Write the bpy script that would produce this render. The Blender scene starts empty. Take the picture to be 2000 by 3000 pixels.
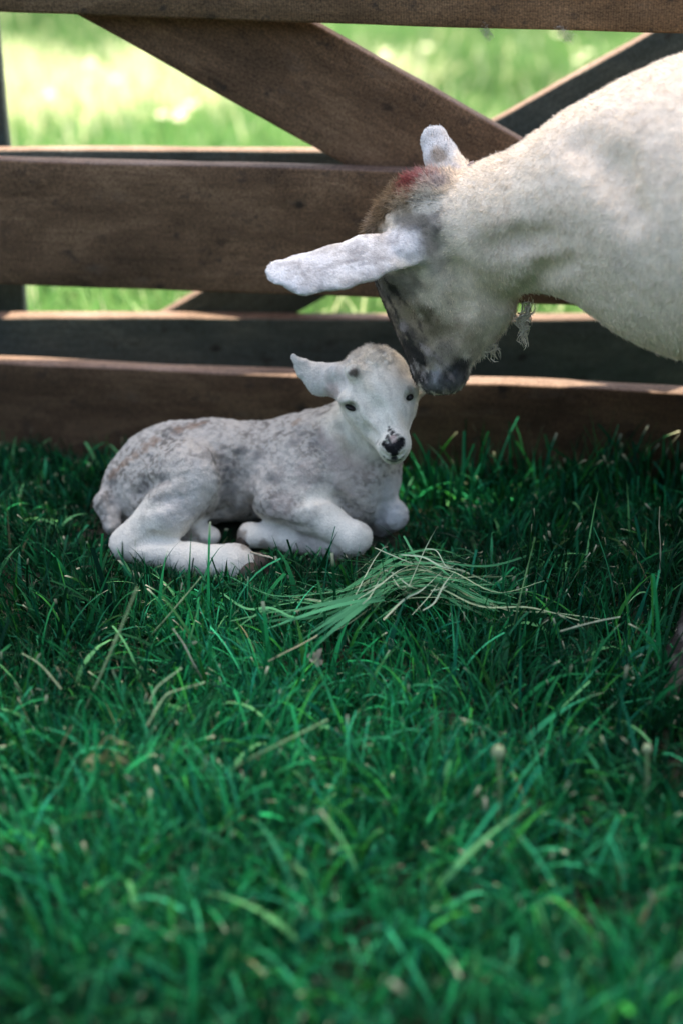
import bpy, math, random
import numpy as np
from mathutils import Vector, Matrix

random.seed(7)
rng = np.random.default_rng(7)
scene = bpy.context.scene
R = math.radians

# ------------------------------------------------------------------ camera
CAM = np.array([0.0, -2.0, 0.95])
PITCH = R(27.0)
cam_d = bpy.data.cameras.new("camera")
cam_d.sensor_fit = 'HORIZONTAL'
cam_d.sensor_width = 24.0
cam_d.lens = 50.0
cam_d.clip_start = 0.05
cam_d.clip_end = 500.0
cam_d.dof.use_dof = True
cam_d.dof.focus_distance = 1.79
cam_d.dof.aperture_fstop = 1.6
cam = bpy.data.objects.new("camera", cam_d)
cam.location = CAM
cam.rotation_euler = (math.pi / 2 - PITCH, 0, 0)
scene.collection.objects.link(cam)
scene.camera = cam

# ------------------------------------------------------------------ light
SUN_DIR = np.array([0.12, 0.44, 0.90]); SUN_DIR /= np.linalg.norm(SUN_DIR)
world = bpy.data.worlds.new("World"); scene.world = world
world.use_nodes = True
wn = world.node_tree
sky = wn.nodes.new('ShaderNodeTexSky')
sky.sky_type = 'NISHITA'; sky.sun_disc = False
sky.sun_elevation = math.asin(SUN_DIR[2])
sky.sun_rotation = math.atan2(SUN_DIR[0], SUN_DIR[1])
sky.dust_density = 3.0; sky.ozone_density = 0.4; sky.air_density = 0.8
bg = wn.nodes['Background']; bg.inputs['Strength'].default_value = 0.15
wn.links.new(sky.outputs[0], bg.inputs[0])
sun_d = bpy.data.lights.new("sun", 'SUN'); sun_d.energy = 4.0; sun_d.angle = R(0.5)
sun_d.color = (1.0, 0.93, 0.82)
sun = bpy.data.objects.new("sun", sun_d)
sun.rotation_euler = Vector(SUN_DIR).to_track_quat('Z', 'Y').to_euler()
sun.location = (0, 5, 10)
scene.collection.objects.link(sun)
scene.view_settings.view_transform = 'Standard'
scene.view_settings.look = 'None'
scene.view_settings.gamma = 1.0
scene.view_settings.exposure = 2.2
scene.view_settings.use_white_balance = True
scene.view_settings.white_balance_temperature = 7700
scene.view_settings.white_balance_tint = 7
try:
    scene.cycles.use_denoising = True
    scene.cycles.max_bounces = 8
    scene.cycles_curves.shape = 'RIBBONS'
except Exception:
    pass

# ------------------------------------------------------------------ helpers
FPX = 2000 * 50.0 / 24.0
FWD = np.array([0, math.cos(PITCH), -math.sin(PITCH)])
UP = np.array([0, math.sin(PITCH), math.cos(PITCH)])
RT = np.array([1.0, 0, 0])
def ray(px, py):
    return FWD + RT * (px - 1000) / FPX - UP * (py - 1500) / FPX
def P(px, py, Y):
    r = ray(px, py); t = (Y - CAM[1]) / r[1]
    return CAM + r * t
def G(px, py, z=0.0):
    r = ray(px, py); t = (z - CAM[2]) / r[2]
    return CAM + r * t
def proj(p):
    d = np.asarray(p) - CAM; w = d @ FWD
    return 1000 + FPX * (d @ RT) / w, 1500 - FPX * (d @ UP) / w

def tag(o, label=None, cat=None, group=None, kind=None):
    if label: o['label'] = label
    if cat: o['category'] = cat
    if group: o['group'] = group
    if kind: o['kind'] = kind
    return o
def link(o, parent=None):
    scene.collection.objects.link(o)
    if parent is not None: o.parent = parent
    return o
def empty(name, loc=(0, 0, 0), rot=(0, 0, 0)):
    o = bpy.data.objects.new(name, None); o.location = loc; o.rotation_euler = rot
    o.empty_display_size = 0.1
    return link(o)
def mesh_np(name, V, F, mat=None, parent=None, col=None, smooth=True):
    """F: (n,4) or (n,3) int array (or list of such arrays)"""
    me = bpy.data.meshes.new(name)
    Fs = F if isinstance(F, list) else [F]
    V = np.asarray(V, dtype=np.float32)
    nl = sum(f.size for f in Fs); npoly = sum(len(f) for f in Fs)
    me.vertices.add(len(V)); me.vertices.foreach_set('co', V.ravel())
    me.loops.add(nl); me.polygons.add(npoly)
    li = np.concatenate([f.ravel() for f in Fs]).astype(np.int32)
    tot = np.concatenate([np.full(len(f), f.shape[1], np.int32) for f in Fs])
    st = np.concatenate([[0], np.cumsum(tot)[:-1]]).astype(np.int32)
    me.loops.foreach_set('vertex_index', li)
    me.polygons.foreach_set('loop_start', st)
    try: me.polygons.foreach_set('loop_total', tot)
    except Exception: pass
    me.update(calc_edges=True)
    if smooth: me.polygons.foreach_set('use_smooth', np.ones(npoly, dtype=bool))
    if col is not None:
        a = me.color_attributes.new('col', 'FLOAT_COLOR', 'POINT')
        c = np.ones((len(V), 4), np.float32); c[:, :3] = col
        a.data.foreach_set('color', c.ravel())
    if mat: me.materials.append(mat)
    me.validate()
    o = bpy.data.objects.new(name, me)
    return link(o, parent)

def hashf(ix, iy, iz, seed):
    h = (ix * 374761393 + iy * 668265263 + iz * 2147483647 + seed * 974711) & 0xffffffff
    h = ((h ^ (h >> 13)) * 1274126177) & 0xffffffff
    h = (h ^ (h >> 16)) & 0xffffffff
    return h.astype(np.float64) / 4294967295.0
def vnoise(p, scale, seed=0):
    q = np.asarray(p, np.float64) * scale
    i = np.floor(q).astype(np.int64); f = q - i; f = f * f * (3 - 2 * f)
    r = 0
    for dx in (0, 1):
        for dy in (0, 1):
            for dz in (0, 1):
                w = (f[:, 0] if dx else 1 - f[:, 0]) * (f[:, 1] if dy else 1 - f[:, 1]) * (f[:, 2] if dz else 1 - f[:, 2])
                r = r + w * hashf(i[:, 0] + dx, i[:, 1] + dy, i[:, 2] + dz, seed)
    return r
def fbm(p, scale, seed=0, oct=3):
    a, s, t = 1.0, 0, 0
    for k in range(oct):
        s = s + a * vnoise(p, scale * 2 ** k, seed + k * 17); t += a; a *= 0.5
    return s / t
def nrmz(v): v = np.array(v, float); return v / np.linalg.norm(v)
def sstep(x, a, b):
    t = np.clip((x - a) / (b - a), 0, 1); return t * t * (3 - 2 * t)

# ------------------------------------------------------------------ materials
def new_mat(name):
    m = bpy.data.materials.new(name); m.use_nodes = True
    nt = m.node_tree; return m, nt, nt.nodes['Principled BSDF']
def attr_mat(name, rough=0.7, spec=0.3, trans=0.0, sheen=0.0, noise=None, bump=0.0, sss=0.0):
    m, nt, b = new_mat(name)
    a = nt.nodes.new('ShaderNodeAttribute'); a.attribute_name = 'col'
    src = a.outputs['Color']
    if noise:
        tx = nt.nodes.new('ShaderNodeTexNoise'); tx.inputs['Scale'].default_value = noise; tx.inputs['Detail'].default_value = 4
        co = nt.nodes.new('ShaderNodeTexCoord'); nt.links.new(co.outputs['Object'], tx.inputs['Vector'])
        mr = nt.nodes.new('ShaderNodeMapRange'); mr.inputs[3].default_value = 0.72; mr.inputs[4].default_value = 1.2
        nt.links.new(tx.outputs[0], mr.inputs[0])
        mx = nt.nodes.new('ShaderNodeVectorMath'); mx.operation = 'SCALE'
        nt.links.new(src, mx.inputs[0]); nt.links.new(mr.outputs[0], mx.inputs['Scale'])
        src = mx.outputs[0]
        if bump:
            bp = nt.nodes.new('ShaderNodeBump'); bp.inputs['Strength'].default_value = bump; bp.inputs['Distance'].default_value = 0.002
            nt.links.new(tx.outputs[0], bp.inputs['Height']); nt.links.new(bp.outputs[0], b.inputs['Normal'])
    nt.links.new(src, b.inputs['Base Color'])
    b.inputs['Roughness'].default_value = rough
    b.inputs['Specular IOR Level'].default_value = spec
    if sheen:
        b.inputs['Sheen Weight'].default_value = sheen
    if trans:
        t = nt.nodes.new('ShaderNodeBsdfTranslucent'); nt.links.new(src, t.inputs['Color'])
        mix = nt.nodes.new('ShaderNodeMixShader'); mix.inputs[0].default_value = trans
        out = nt.nodes['Material Output']
        nt.links.new(b.outputs[0], mix.inputs[1]); nt.links.new(t.outputs[0], mix.inputs[2])
        nt.links.new(mix.outputs[0], out.inputs['Surface'])
    return m
M_GRASS = attr_mat('grass_blades', rough=0.6, spec=0.09, trans=0.16)
M_MEADOW = attr_mat('meadow_blades', rough=0.5, spec=0.3, trans=0.4)
M_SKIN = attr_mat('fleece_skin', rough=0.9, spec=0.1, sheen=0.0, noise=420.0, bump=0.8)
M_HAIR = attr_mat('fleece_hair', rough=0.75, spec=0.15, trans=0.0)
M_LEAF = attr_mat('tree_leaves', rough=0.5, spec=0.3, trans=0.35)
M_STRAW = attr_mat('dry_straw', rough=0.6, spec=0.3, trans=0.15)

def wood_mat(name, c1, c2, c3, dark, rough=0.78, saw=0.5):
    m, nt, b = new_mat(name); N = nt.nodes; L = nt.links
    co = N.new('ShaderNodeTexCoord')
    def mapping(scale, loc=(0, 0, 0), rot=(0, 0, 0)):
        mp = N.new('ShaderNodeMapping'); mp.inputs['Scale'].default_value = scale
        mp.inputs['Location'].default_value = loc; mp.inputs['Rotation'].default_value = rot
        L.new(co.outputs['Object'], mp.inputs[0]); return mp
    def noise(mp, sc, det=5, rou=0.6, dist=0.0):
        n = N.new('ShaderNodeTexNoise'); n.inputs['Scale'].default_value = sc; n.inputs['Detail'].default_value = det
        n.inputs['Roughness'].default_value = rou; n.inputs['Distortion'].default_value = dist
        L.new(mp.outputs[0], n.inputs['Vector']); return n
    def ramp(src, stops):
        r = N.new('ShaderNodeValToRGB'); e = r.color_ramp.elements
        e[0].position, e[0].color = stops[0][0], (*stops[0][1], 1); e[1].position, e[1].color = stops[-1][0], (*stops[-1][1], 1)
        for p, c in stops[1:-1]:
            q = e.new(p); q.color = (*c, 1)
        L.new(src, r.inputs[0]); return r
    def mix(a, bb, fac, mode='MIX'):
        x = N.new('ShaderNodeMix'); x.data_type = 'RGBA'; x.blend_type = mode
        if isinstance(fac, float): x.inputs[0].default_value = fac
        else: L.new(fac, x.inputs[0])
        for s, v in ((6, a), (7, bb)):
            if isinstance(v, tuple): x.inputs[s].default_value = (*v, 1)
            else: L.new(v, x.inputs[s])
        return x.outputs[2]
    big = noise(mapping((2.4, 4, 6)), 2.6, 6, 0.68, 0.5)
    grain = noise(mapping((5, 70, 70)), 2.2, 6, 0.7, 0.3)
    fine = noise(mapping((150, 200, 260)), 1.6, 4, 0.7)
    r1 = ramp(big.outputs[0], [(0.3, c1), (0.5, c2), (0.7, c3)])
    g1 = ramp(grain.outputs[0], [(0.3, (0.50, 0.48, 0.46)), (0.52, (1, 1, 1)), (0.75, (1.3, 1.26, 1.22))])
    c = mix(r1.outputs[0], g1.outputs[0], 0.55, 'MULTIPLY')
    g2 = ramp(fine.outputs[0], [(0.36, (0.35, 0.35, 0.35)), (0.62, (1.4, 1.4, 1.4))])
    c = mix(c, g2.outputs[0], 0.8, 'MULTIPLY')
    # saw marks across the board
    wv = N.new('ShaderNodeTexWave'); wv.inputs['Scale'].default_value = 95; wv.inputs['Distortion'].default_value = 3.0
    wv.inputs['Detail'].default_value = 2; wv.inputs['Detail Scale'].default_value = 1.5
    L.new(mapping((1, 0.1, 0.25), rot=(0, 0.25, 0)).outputs[0], wv.inputs['Vector'])
    g3 = ramp(wv.outputs[0], [(0.2, (0.8, 0.8, 0.8)), (0.8, (1.1, 1.1, 1.1))])
    c = mix(c, g3.outputs[0], saw, 'MULTIPLY')
    # dark weather spots and small knots
    sp = noise(mapping((9, 12, 12)), 2.6, 4, 0.7)
    s1 = ramp(sp.outputs[0], [(0.58, (0, 0, 0)), (0.70, (0.9, 0.9, 0.9))])
    c = mix(c, dark, s1.outputs[0])
    vo = N.new('ShaderNodeTexVoronoi'); vo.inputs['Scale'].default_value = 1.0; vo.voronoi_dimensions = '2D'
    L.new(mapping((10, 15, 15), rot=(math.pi / 2, 0, 0)).outputs[0], vo.inputs['Vector'])
    nz = noise(mapping((1, 1, 1)), 60, 3)
    ad = N.new('ShaderNodeMath'); ad.operation = 'MULTIPLY_ADD'; ad.inputs[1].default_value = 0.18; L.new(nz.outputs[0], ad.inputs[0]); L.new(vo.outputs['Distance'], ad.inputs[2])
    s2 = ramp(ad.outputs[0], [(0.13, (0.9, 0.9, 0.9)), (0.21, (0, 0, 0))])
    sx = N.new('ShaderNodeSeparateColor'); L.new(vo.outputs['Color'], sx.inputs[0])
    gt = N.new('ShaderNodeMapRange'); gt.inputs[1].default_value = 0.55; gt.inputs[2].default_value = 1.0; L.new(sx.outputs[0], gt.inputs[0])
    kf = N.new('ShaderNodeMath'); kf.operation = 'MULTIPLY'; L.new(s2.outputs[0], kf.inputs[0]); L.new(gt.outputs[0], kf.inputs[1])
    c = mix(c, tuple(x * 0.5 for x in dark), kf.outputs[0])
    # grey weathered stains
    st = noise(mapping((3, 7, 9), (3.1, 1, 2)), 3.0, 5, 0.7)
    s3 = ramp(st.outputs[0], [(0.58, (0, 0, 0)), (0.78, (0.5, 0.5, 0.5))])
    c = mix(c, tuple(0.5 * x + 0.06 for x in c3), s3.outputs[0])
    L.new(c, b.inputs['Base Color'])
    b.inputs['Roughness'].default_value = rough; b.inputs['Specular IOR Level'].default_value = 0.22
    bp = N.new('ShaderNodeBump'); bp.inputs['Strength'].default_value = 0.75; bp.inputs['Distance'].default_value = 0.0015
    hs = N.new('ShaderNodeMath'); hs.operation = 'ADD'; L.new(grain.outputs[0], hs.inputs[0]); L.new(fine.outputs[0], hs.inputs[1])
    hs2 = N.new('ShaderNodeMath'); hs2.operation = 'MULTIPLY_ADD'; hs2.inputs[1].default_value = 0.35; L.new(wv.outputs[0], hs2.inputs[0]); L.new(hs.outputs[0], hs2.inputs[2])
    L.new(hs2.outputs[0], bp.inputs['Height']); L.new(bp.outputs[0], b.inputs['Normal'])
    return m
W_BROWN = wood_mat('brown_sawn_wood', (0.082, 0.048, 0.027), (0.165, 0.095, 0.054), (0.27, 0.162, 0.095), (0.045, 0.032, 0.024))
W_RAIL = wood_mat('weathered_rail_wood', (0.09, 0.056, 0.030), (0.155, 0.096, 0.052), (0.23, 0.15, 0.088), (0.04, 0.032, 0.026))
W_DARK = wood_mat('dark_brown_wood', (0.048, 0.028, 0.016), (0.090, 0.052, 0.029), (0.15, 0.092, 0.053), (0.03, 0.022, 0.017))
W_GREY = wood_mat('greyish_old_wood', (0.040, 0.058, 0.055), (0.064, 0.088, 0.083), (0.10, 0.125, 0.112), (0.03, 0.032, 0.028))

def simple_mat(name, col, rough=0.6, spec=0.4):
    m, nt, b = new_mat(name)
    tx = nt.nodes.new('ShaderNodeTexNoise'); tx.inputs['Scale'].default_value = 220
    mr = nt.nodes.new('ShaderNodeMapRange'); mr.inputs[3].default_value = 0.7; mr.inputs[4].default_value = 1.25
    co = nt.nodes.new('ShaderNodeTexCoord'); nt.links.new(co.outputs['Object'], tx.inputs['Vector'])
    nt.links.new(tx.outputs[0], mr.inputs[0])
    mx = nt.nodes.new('ShaderNodeVectorMath'); mx.operation = 'SCALE'; mx.inputs[0].default_value = col
    nt.links.new(mr.outputs[0], mx.inputs['Scale']); nt.links.new(mx.outputs[0], b.inputs['Base Color'])
    b.inputs['Roughness'].default_value = rough; b.inputs['Specular IOR Level'].default_value = spec
    return m
M_EYE = simple_mat('eye_dark', (0.006, 0.005, 0.005), 0.30, 0.35)
M_HOOF = simple_mat('hoof_horn', (0.055, 0.040, 0.030), 0.6)
M_NOSE = simple_mat('nose_skin', (0.015, 0.015, 0.016), 0.42)
M_STEEL = simple_mat('rusty_nail', (0.10, 0.07, 0.055), 0.6)

# ------------------------------------------------------------------ ground
def ground_h(x, y):
    p = np.stack([x, y, np.zeros_like(x)], 1)
    return (fbm(p, 2.2, 5) - 0.5) * 0.03
def build_ground():
    a = np.concatenate([-np.geomspace(200, 3.2, 14), np.linspace(-3, 3, 61), np.geomspace(3.2, 200, 14)])
    X, Y = np.meshgrid(a, a, indexing='ij'); n = len(a)
    x = X.ravel(); y = Y.ravel()
    z = ground_h(x, y) * (np.abs(x) < 5) * (np.abs(y) < 5)
    V = np.stack([x, y, z], 1)
    i, j = np.meshgrid(np.arange(n - 1), np.arange(n - 1), indexing='ij')
    q = (i * n + j).ravel(); F = np.stack([q, q + n, q + n + 1, q + 1], 1)
    m, nt, b = new_mat('turf_soil'); N = nt.nodes; L = nt.links
    co = N.new('ShaderNodeTexCoord')
    n1 = N.new('ShaderNodeTexNoise'); n1.inputs['Scale'].default_value = 1.4; n1.inputs['Detail'].default_value = 8
    L.new(co.outputs['Object'], n1.inputs['Vector'])
    r = N.new('ShaderNodeValToRGB'); e = r.color_ramp.elements
    e[0].position, e[0].color = 0.35, (0.010, 0.011, 0.006, 1); e[1].position, e[1].color = 0.7, (0.028, 0.030, 0.014, 1)
    L.new(n1.outputs[0], r.inputs[0]); L.new(r.outputs[0], b.inputs['Base Color'])
    b.inputs['Roughness'].default_value = 0.95
    o = mesh_np('ground', V, F, m)
    tag(o, 'dark turf soil under the grass, reaching to the horizon', 'ground', kind='structure')
build_ground()

# ------------------------------------------------------------------ gates
GYAW = math.atan(-0.114)
W_EDGE = wood_mat('worn_sunlit_wood', (0.10, 0.064, 0.050), (0.165, 0.108, 0.085), (0.22, 0.155, 0.13), (0.08, 0.06, 0.05), saw=0.2)  # worn top faces, coloured paler and pinker to carry the sunlit strip
def board(name, A, B, height, thick, mat, parent, plane_yaw, seed, up=None, hlist=None):
    """A,B: ends of the front-top edge line; board hangs down `height` and goes back `thick`.
    Local axes: x along the board, y thickness (back), z up."""
    A = np.array(A); B = np.array(B)
    x = B - A; Lg = np.linalg.norm(x); x = x / Lg
    nb = np.array([-math.sin(plane_yaw), math.cos(plane_yaw), 0.0])      # pointing away from camera
    y = nb - x * (nb @ x); y /= np.linalg.norm(y); z = np.cross(x, y)
    n = max(20, int(Lg / 0.02)); r = 0.004
    W, T = height, thick
    sec = []
    def arc(cy, cz, a0):
        for k in range(3):
            a = a0 + k * math.pi / 4
            sec.append((cy + r * math.cos(a), cz + r * math.sin(a)))
    # sections (y,z) counter clockwise seen from -x ; top at z=0
    arc(T - r, -r, 0)
    arc(r, -r, math.pi / 2)
    for k in range(1, 6): sec.append((0.0, -r - (W - 2 * r) * k / 6))
    arc(r, -W + r, math.pi)
    arc(T - r, -W + r, 3 * math.pi / 2)
    for k in range(1, 4): sec.append((T, -W + r + (W - 2 * r) * k / 4))
    sec = np.array(sec); m = len(sec)
    V = np.zeros((n + 1, m, 3)); V[:, :, 0] = np.linspace(0, Lg, n + 1)[:, None]
    V[:, :, 1] = sec[None, :, 0]; V[:, :, 2] = sec[None, :, 1]
    pts = V.reshape(-1, 3)
    q = pts * np.array([4.0, 12, 12]) + seed * 3.7
    d = np.stack([np.zeros(len(q)), fbm(q, 1.0, seed) - 0.5, fbm(q, 1.3, seed + 9) - 0.5], 1)
    pts = pts + d * np.array([0, 0.004, 0.006])
    # gentle long bow
    pts[:, 2] += (vnoise(np.stack([pts[:, 0] * 2.0, pts[:, 0] * 0 + seed, pts[:, 0] * 0], 1), 1.0, seed) - 0.5) * 0.006
    i, j = np.meshgrid(np.arange(n), np.arange(m), indexing='ij')
    a = (i * m + j).ravel(); b_ = (i * m + (j + 1) % m).ravel()
    F = np.stack([a, b_, b_ + m, a + m], 1)
    me_caps = []
    c0 = len(pts); pts = np.vstack([pts, pts[:m].mean(0), pts[n * m:(n + 1) * m].mean(0)])
    jj = np.arange(m)
    t1 = np.stack([np.full(m, c0), (jj + 1) % m, jj], 1); t2 = np.stack([np.full(m, c0 + 1), n * m + jj, n * m + (jj + 1) % m], 1)
    o = mesh_np(name, pts, [F, np.vstack([t1, t2])], mat, None)
    o.data.materials.append(W_EDGE)
    nz = np.zeros(len(o.data.polygons) * 3, np.float32); o.data.polygons.foreach_get('normal', nz)
    o.data.polygons.foreach_set('material_index', (nz.reshape(-1, 3)[:, 2] > 0.55).astype(np.int32))
    Mx = Matrix(((x[0], y[0], z[0], A[0]), (x[1], y[1], z[1], A[1]), (x[2], y[2], z[2], A[2]), (0, 0, 0, 1)))
    o.parent = parent
    o.matrix_parent_inverse = parent.matrix_world.inverted() if parent is not None else Matrix()
    o.matrix_basis = Mx
    return o
def planeA(px, py, off=0.0):
    """point on the front gate plane (yawed), off metres behind"""
    nb = np.array([-math.sin(GYAW), math.cos(GYAW), 0.0]); r = ray(px, py)
    t = (off - (CAM @ nb)) / (r @ nb)
    return CAM + r * t
def ext(A, B, x0, x1):
    A = np.array(A); B = np.array(B); d = (B - A) / (B[0] - A[0])
    return A + d * (x0 - A[0]), A + d * (x1 - A[0])

gateA = empty('wooden_gate'); bpy.context.view_layer.update()
tag(gateA, 'brown planked wooden gate with a diagonal brace right behind the lamb', 'gate')
TH = 0.035
X0, X1 = -1.15, 1.55
a, b = ext(planeA(0, -226), planeA(2000, -171), X0, X1)
board('top_rail', a, b, 0.115, TH, W_RAIL, gateA, GYAW, 3)
a, b = ext(planeA(0, 469), planeA(1100, 502), X0, X1)
board('middle_plank', a, b, 0.187, TH, W_BROWN, gateA, GYAW, 5)
a, b = ext(planeA(0, 1062), planeA(2000, 1157), X0, X1)
board('bottom_plank', a, b, 0.19, TH, W_DARK, gateA, GYAW, 8)
# diagonal brace, behind the rails
a = planeA(870, 34, TH + 0.003); b = planeA(1700, 511, TH + 0.003)
d = (b - a) / np.linalg.norm(b - a)
board('diagonal_brace', a - d * 0.42, b + d * 0.20, 0.151, 0.032, W_BROWN, gateA, GYAW, 12)
# end stiles
for sx in (X0 + 0.02, X1 - 0.09):
    yA = math.tan(GYAW) * sx + TH + 0.004
    board('end_stile', (sx, yA, 0.02), (sx, yA, 0.90), 0.09, 0.03, W_BROWN, gateA, GYAW, int(20 + sx * 3))

gateC = empty('wooden_gate'); gateC.name = 'wooden_gate'
tag(gateC, 'older greyish wooden gate standing behind the brown planked gate', 'gate')
YC = 0.165
a, b = ext(P(0, 440, YC), P(1000, 441, YC), -1.3, 1.5)
board('middle_plank', a, b, 0.055, 0.034, W_GREY, gateC, 0, 31)
a, b = ext(P(0, 934, YC), P(1833, 931, YC), -1.3, 1.5)
board('lower_plank', a, b, 0.16, 0.034, W_GREY, gateC, 0, 33)
a, b = ext(P(0, -175, YC), P(2000, -175, YC), -1.3, 1.5)
board('top_rail', a, b, 0.07, 0.034, W_GREY, gateC, 0, 35)
YD = YC + 0.037
a = P(490, 905, YD); b = P(1905, 92, YD); d = (b - a) / np.linalg.norm(b - a)
board('diagonal_brace', a - d * 0.14, b + d * 0.10, 0.112, 0.03, W_GREY, gateC, 0, 37)
p0 = P(-190, 600, YD)
sx = P(58, 880, YD)[0] - 0.10
board('end_stile', (sx + 0.0, YD + 0.0345, 0.0), (sx, YD + 0.0345, 0.80), 0.10, 0.03, W_GREY, gateC, 0, 39)
board('end_stile', (1.35, YD, 0.0), (1.35, YD, 0.80), 0.10, 0.03, W_GREY, gateC, 0, 41)

# ------------------------------------------------------------------ implicit surfaces
class Shape:
    def __init__(s): s.pr = []
    def cap(s, a, b, ra, rb, k=0.02, flat=None, f=1.0, sub=False):
        s.pr.append(('c', np.array(a, float), np.array(b, float), ra, rb, k, flat, f, sub)); return s
    def ell(s, c, rad, ax=None, k=0.02, sub=False):
        s.pr.append(('e', np.array(c, float), np.array(rad, float), ax, 0, k, None, 1, sub)); return s
    def __call__(s, p):
        d = None
        for (t, a, b, ra, rb, k, flat, f, sub) in s.pr:
            if t == 'c':
                ba = b - a; pa = p - a; L2 = ba @ ba
                if flat is not None:
                    n = flat
                h = np.clip((pa @ ba) / L2, 0, 1)
                v = pa - h[:, None] * ba
                if flat is not None:
                    vn = v @ n
                    e = np.sqrt(np.maximum((v * v).sum(1) + (f * f - 1) * vn * vn, 1e-12)) - (ra + (rb - ra) * h)
                else:
                    e = np.sqrt((v * v).sum(1)) - (ra + (rb - ra) * h)
            else:
                q = p - a
                if ra is not None: q = q @ ra.T
                k0 = np.sqrt(((q / b) ** 2).sum(1)); k1 = np.sqrt(((q / (b * b)) ** 2).sum(1)) + 1e-9
                e = k0 * (k0 - 1) / k1
            if d is None: d = e; continue
            if sub:
                h = np.clip(0.5 - 0.5 * (d + e) / k, 0, 1)
                d = d * (1 - h) + (-e) * h + k * h * (1 - h)
            else:
                h = np.clip(0.5 + 0.5 * (e - d) / k, 0, 1)
                d = e * (1 - h) + d * h - k * h * (1 - h)
        return d
    def hit(s, px, py):
        r = ray(px, py); r = r / np.linalg.norm(r); t = 0.8
        for _ in range(220):
            d = float(s((CAM + r * t)[None])[0])
            if d < 0.0003: return CAM + r * t
            t += max(0.0006, d * 0.6)
            if t > 4: break
        return None
    def crease(s, pxs, r, k, out=0.35):
        pts = [s.hit(x, y) for x, y in pxs]; pts = [p for p in pts if p is not None]
        if len(pts) < 2: return
        g = s.grad(np.array(pts)); pts = [p + n * r * out for p, n in zip(pts, g)]
        for i in range(len(pts) - 1):
            e = 0.55 if i == 0 else 1.0; f = 0.55 if i == len(pts) - 2 else 1.0
            s.cap(pts[i], pts[i + 1], r * e, r * f, k=k, sub=True)
    def grad(s, p, e=0.0008):
        g = np.zeros_like(p)
        for i in range(3):
            o = np.zeros(3); o[i] = e
            g[:, i] = s(p + o) - s(p - o)
        return g / (np.linalg.norm(g, axis=1)[:, None] + 1e-12)

def surface_nets(S, lo, hi, h, band):
    lo = np.array(lo, float); hi = np.array(hi, float); B = 4
    n = (np.ceil((hi - lo) / (h * B)).astype(int)) * B + 1
    nc = (n - 1) // B + 1
    cx = [lo[i] + np.arange(nc[i]) * h * B for i in range(3)]
    C = np.stack(np.meshgrid(*cx, indexing='ij'), -1).reshape(-1, 3)
    dc = np.concatenate([S(c) for c in np.array_split(C, max(1, len(C) // 200000))]).reshape(nc)
    D = np.repeat(np.repeat(np.repeat(dc, B, 0), B, 1), B, 2)[:n[0], :n[1], :n[2]].astype(np.float32)
    act = np.abs(dc) < band
    m = act.copy()
    actf = np.repeat(np.repeat(np.repeat(m, B, 0), B, 1), B, 2)[:n[0], :n[1], :n[2]]
    idx = np.argwhere(actf)
    pts = lo + idx * h
    vals = np.concatenate([S(c) for c in np.array_split(pts, max(1, len(pts) // 200000))])
    D[idx[:, 0], idx[:, 1], idx[:, 2]] = vals
    ins = D < 0
    c = ins[:-1, :-1, :-1].astype(np.int8)
    tot = np.zeros(tuple(k - 1 for k in n), np.int8)
    for dx in (0, 1):
        for dy in (0, 1):
            for dz in (0, 1):
                tot += ins[dx:n[0] - 1 + dx, dy:n[1] - 1 + dy, dz:n[2] - 1 + dz]
    cell = np.argwhere((tot > 0) & (tot < 8))
    vid = np.full(tot.shape, -1, np.int64); vid[cell[:, 0], cell[:, 1], cell[:, 2]] = np.arange(len(cell))
    acc = np.zeros((len(cell), 3)); cnt = np.zeros(len(cell))
    for ax in range(3):
        o = np.zeros(3, int); o[ax] = 1
        for u in (0, 1):
            for v in (0, 1):
                st = np.zeros(3, int); oth = [k for k in range(3) if k != ax]
                st[oth[0]] = u; st[oth[1]] = v
                a0 = cell + st; b0 = a0 + o
                da = D[a0[:, 0], a0[:, 1], a0[:, 2]].astype(float); db = D[b0[:, 0], b0[:, 1], b0[:, 2]].astype(float)
                x = (da < 0) != (db < 0)
                t = np.where(x, da / np.where(x, da - db, 1), 0)
                p = a0 + t[:, None] * o
                acc += p * x[:, None]; cnt += x
    V = lo + (acc / cnt[:, None]) * h
    Q = []
    for ax in range(3):
        o1, o2 = [(1, 2), (2, 0), (0, 1)][ax]
        sl0 = [slice(None)] * 3; sl1 = [slice(None)] * 3
        sl0[ax] = slice(0, -1); sl1[ax] = slice(1, None)
        s0 = ins[tuple(sl0)]; s1 = ins[tuple(sl1)]
        e = np.argwhere(s0 != s1)
        ok = (e[:, o1] > 0) & (e[:, o2] > 0) & (e[:, o1] < n[o1] - 1) & (e[:, o2] < n[o2] - 1)
        e = e[ok]; flip = s0[e[:, 0], e[:, 1], e[:, 2]]
        def g(a_, b_):
            w = e.copy(); w[:, o1] -= a_; w[:, o2] -= b_
            return vid[w[:, 0], w[:, 1], w[:, 2]]
        q = np.stack([g(1, 1), g(0, 1), g(0, 0), g(1, 0)], 1)
        q[~flip] = q[~flip][:, ::-1]
        Q.append(q)
    Q = np.vstack(Q); Q = Q[(Q >= 0).all(1)]
    # keep the largest connected piece only is not needed; refine vertices on the surface
    for _ in range(3):
        g = np.zeros_like(V); e = 0.0006
        for i in range(3):
            o = np.zeros(3); o[i] = e
            g[:, i] = (S(V + o) - S(V - o)) / (2 * e)
        g2 = np.maximum((g * g).sum(1), 0.3); st = S(V) / g2
        V = V - g * np.clip(st, -h * 0.5, h * 0.5)[:, None] * 0.8
    return V, Q

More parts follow.
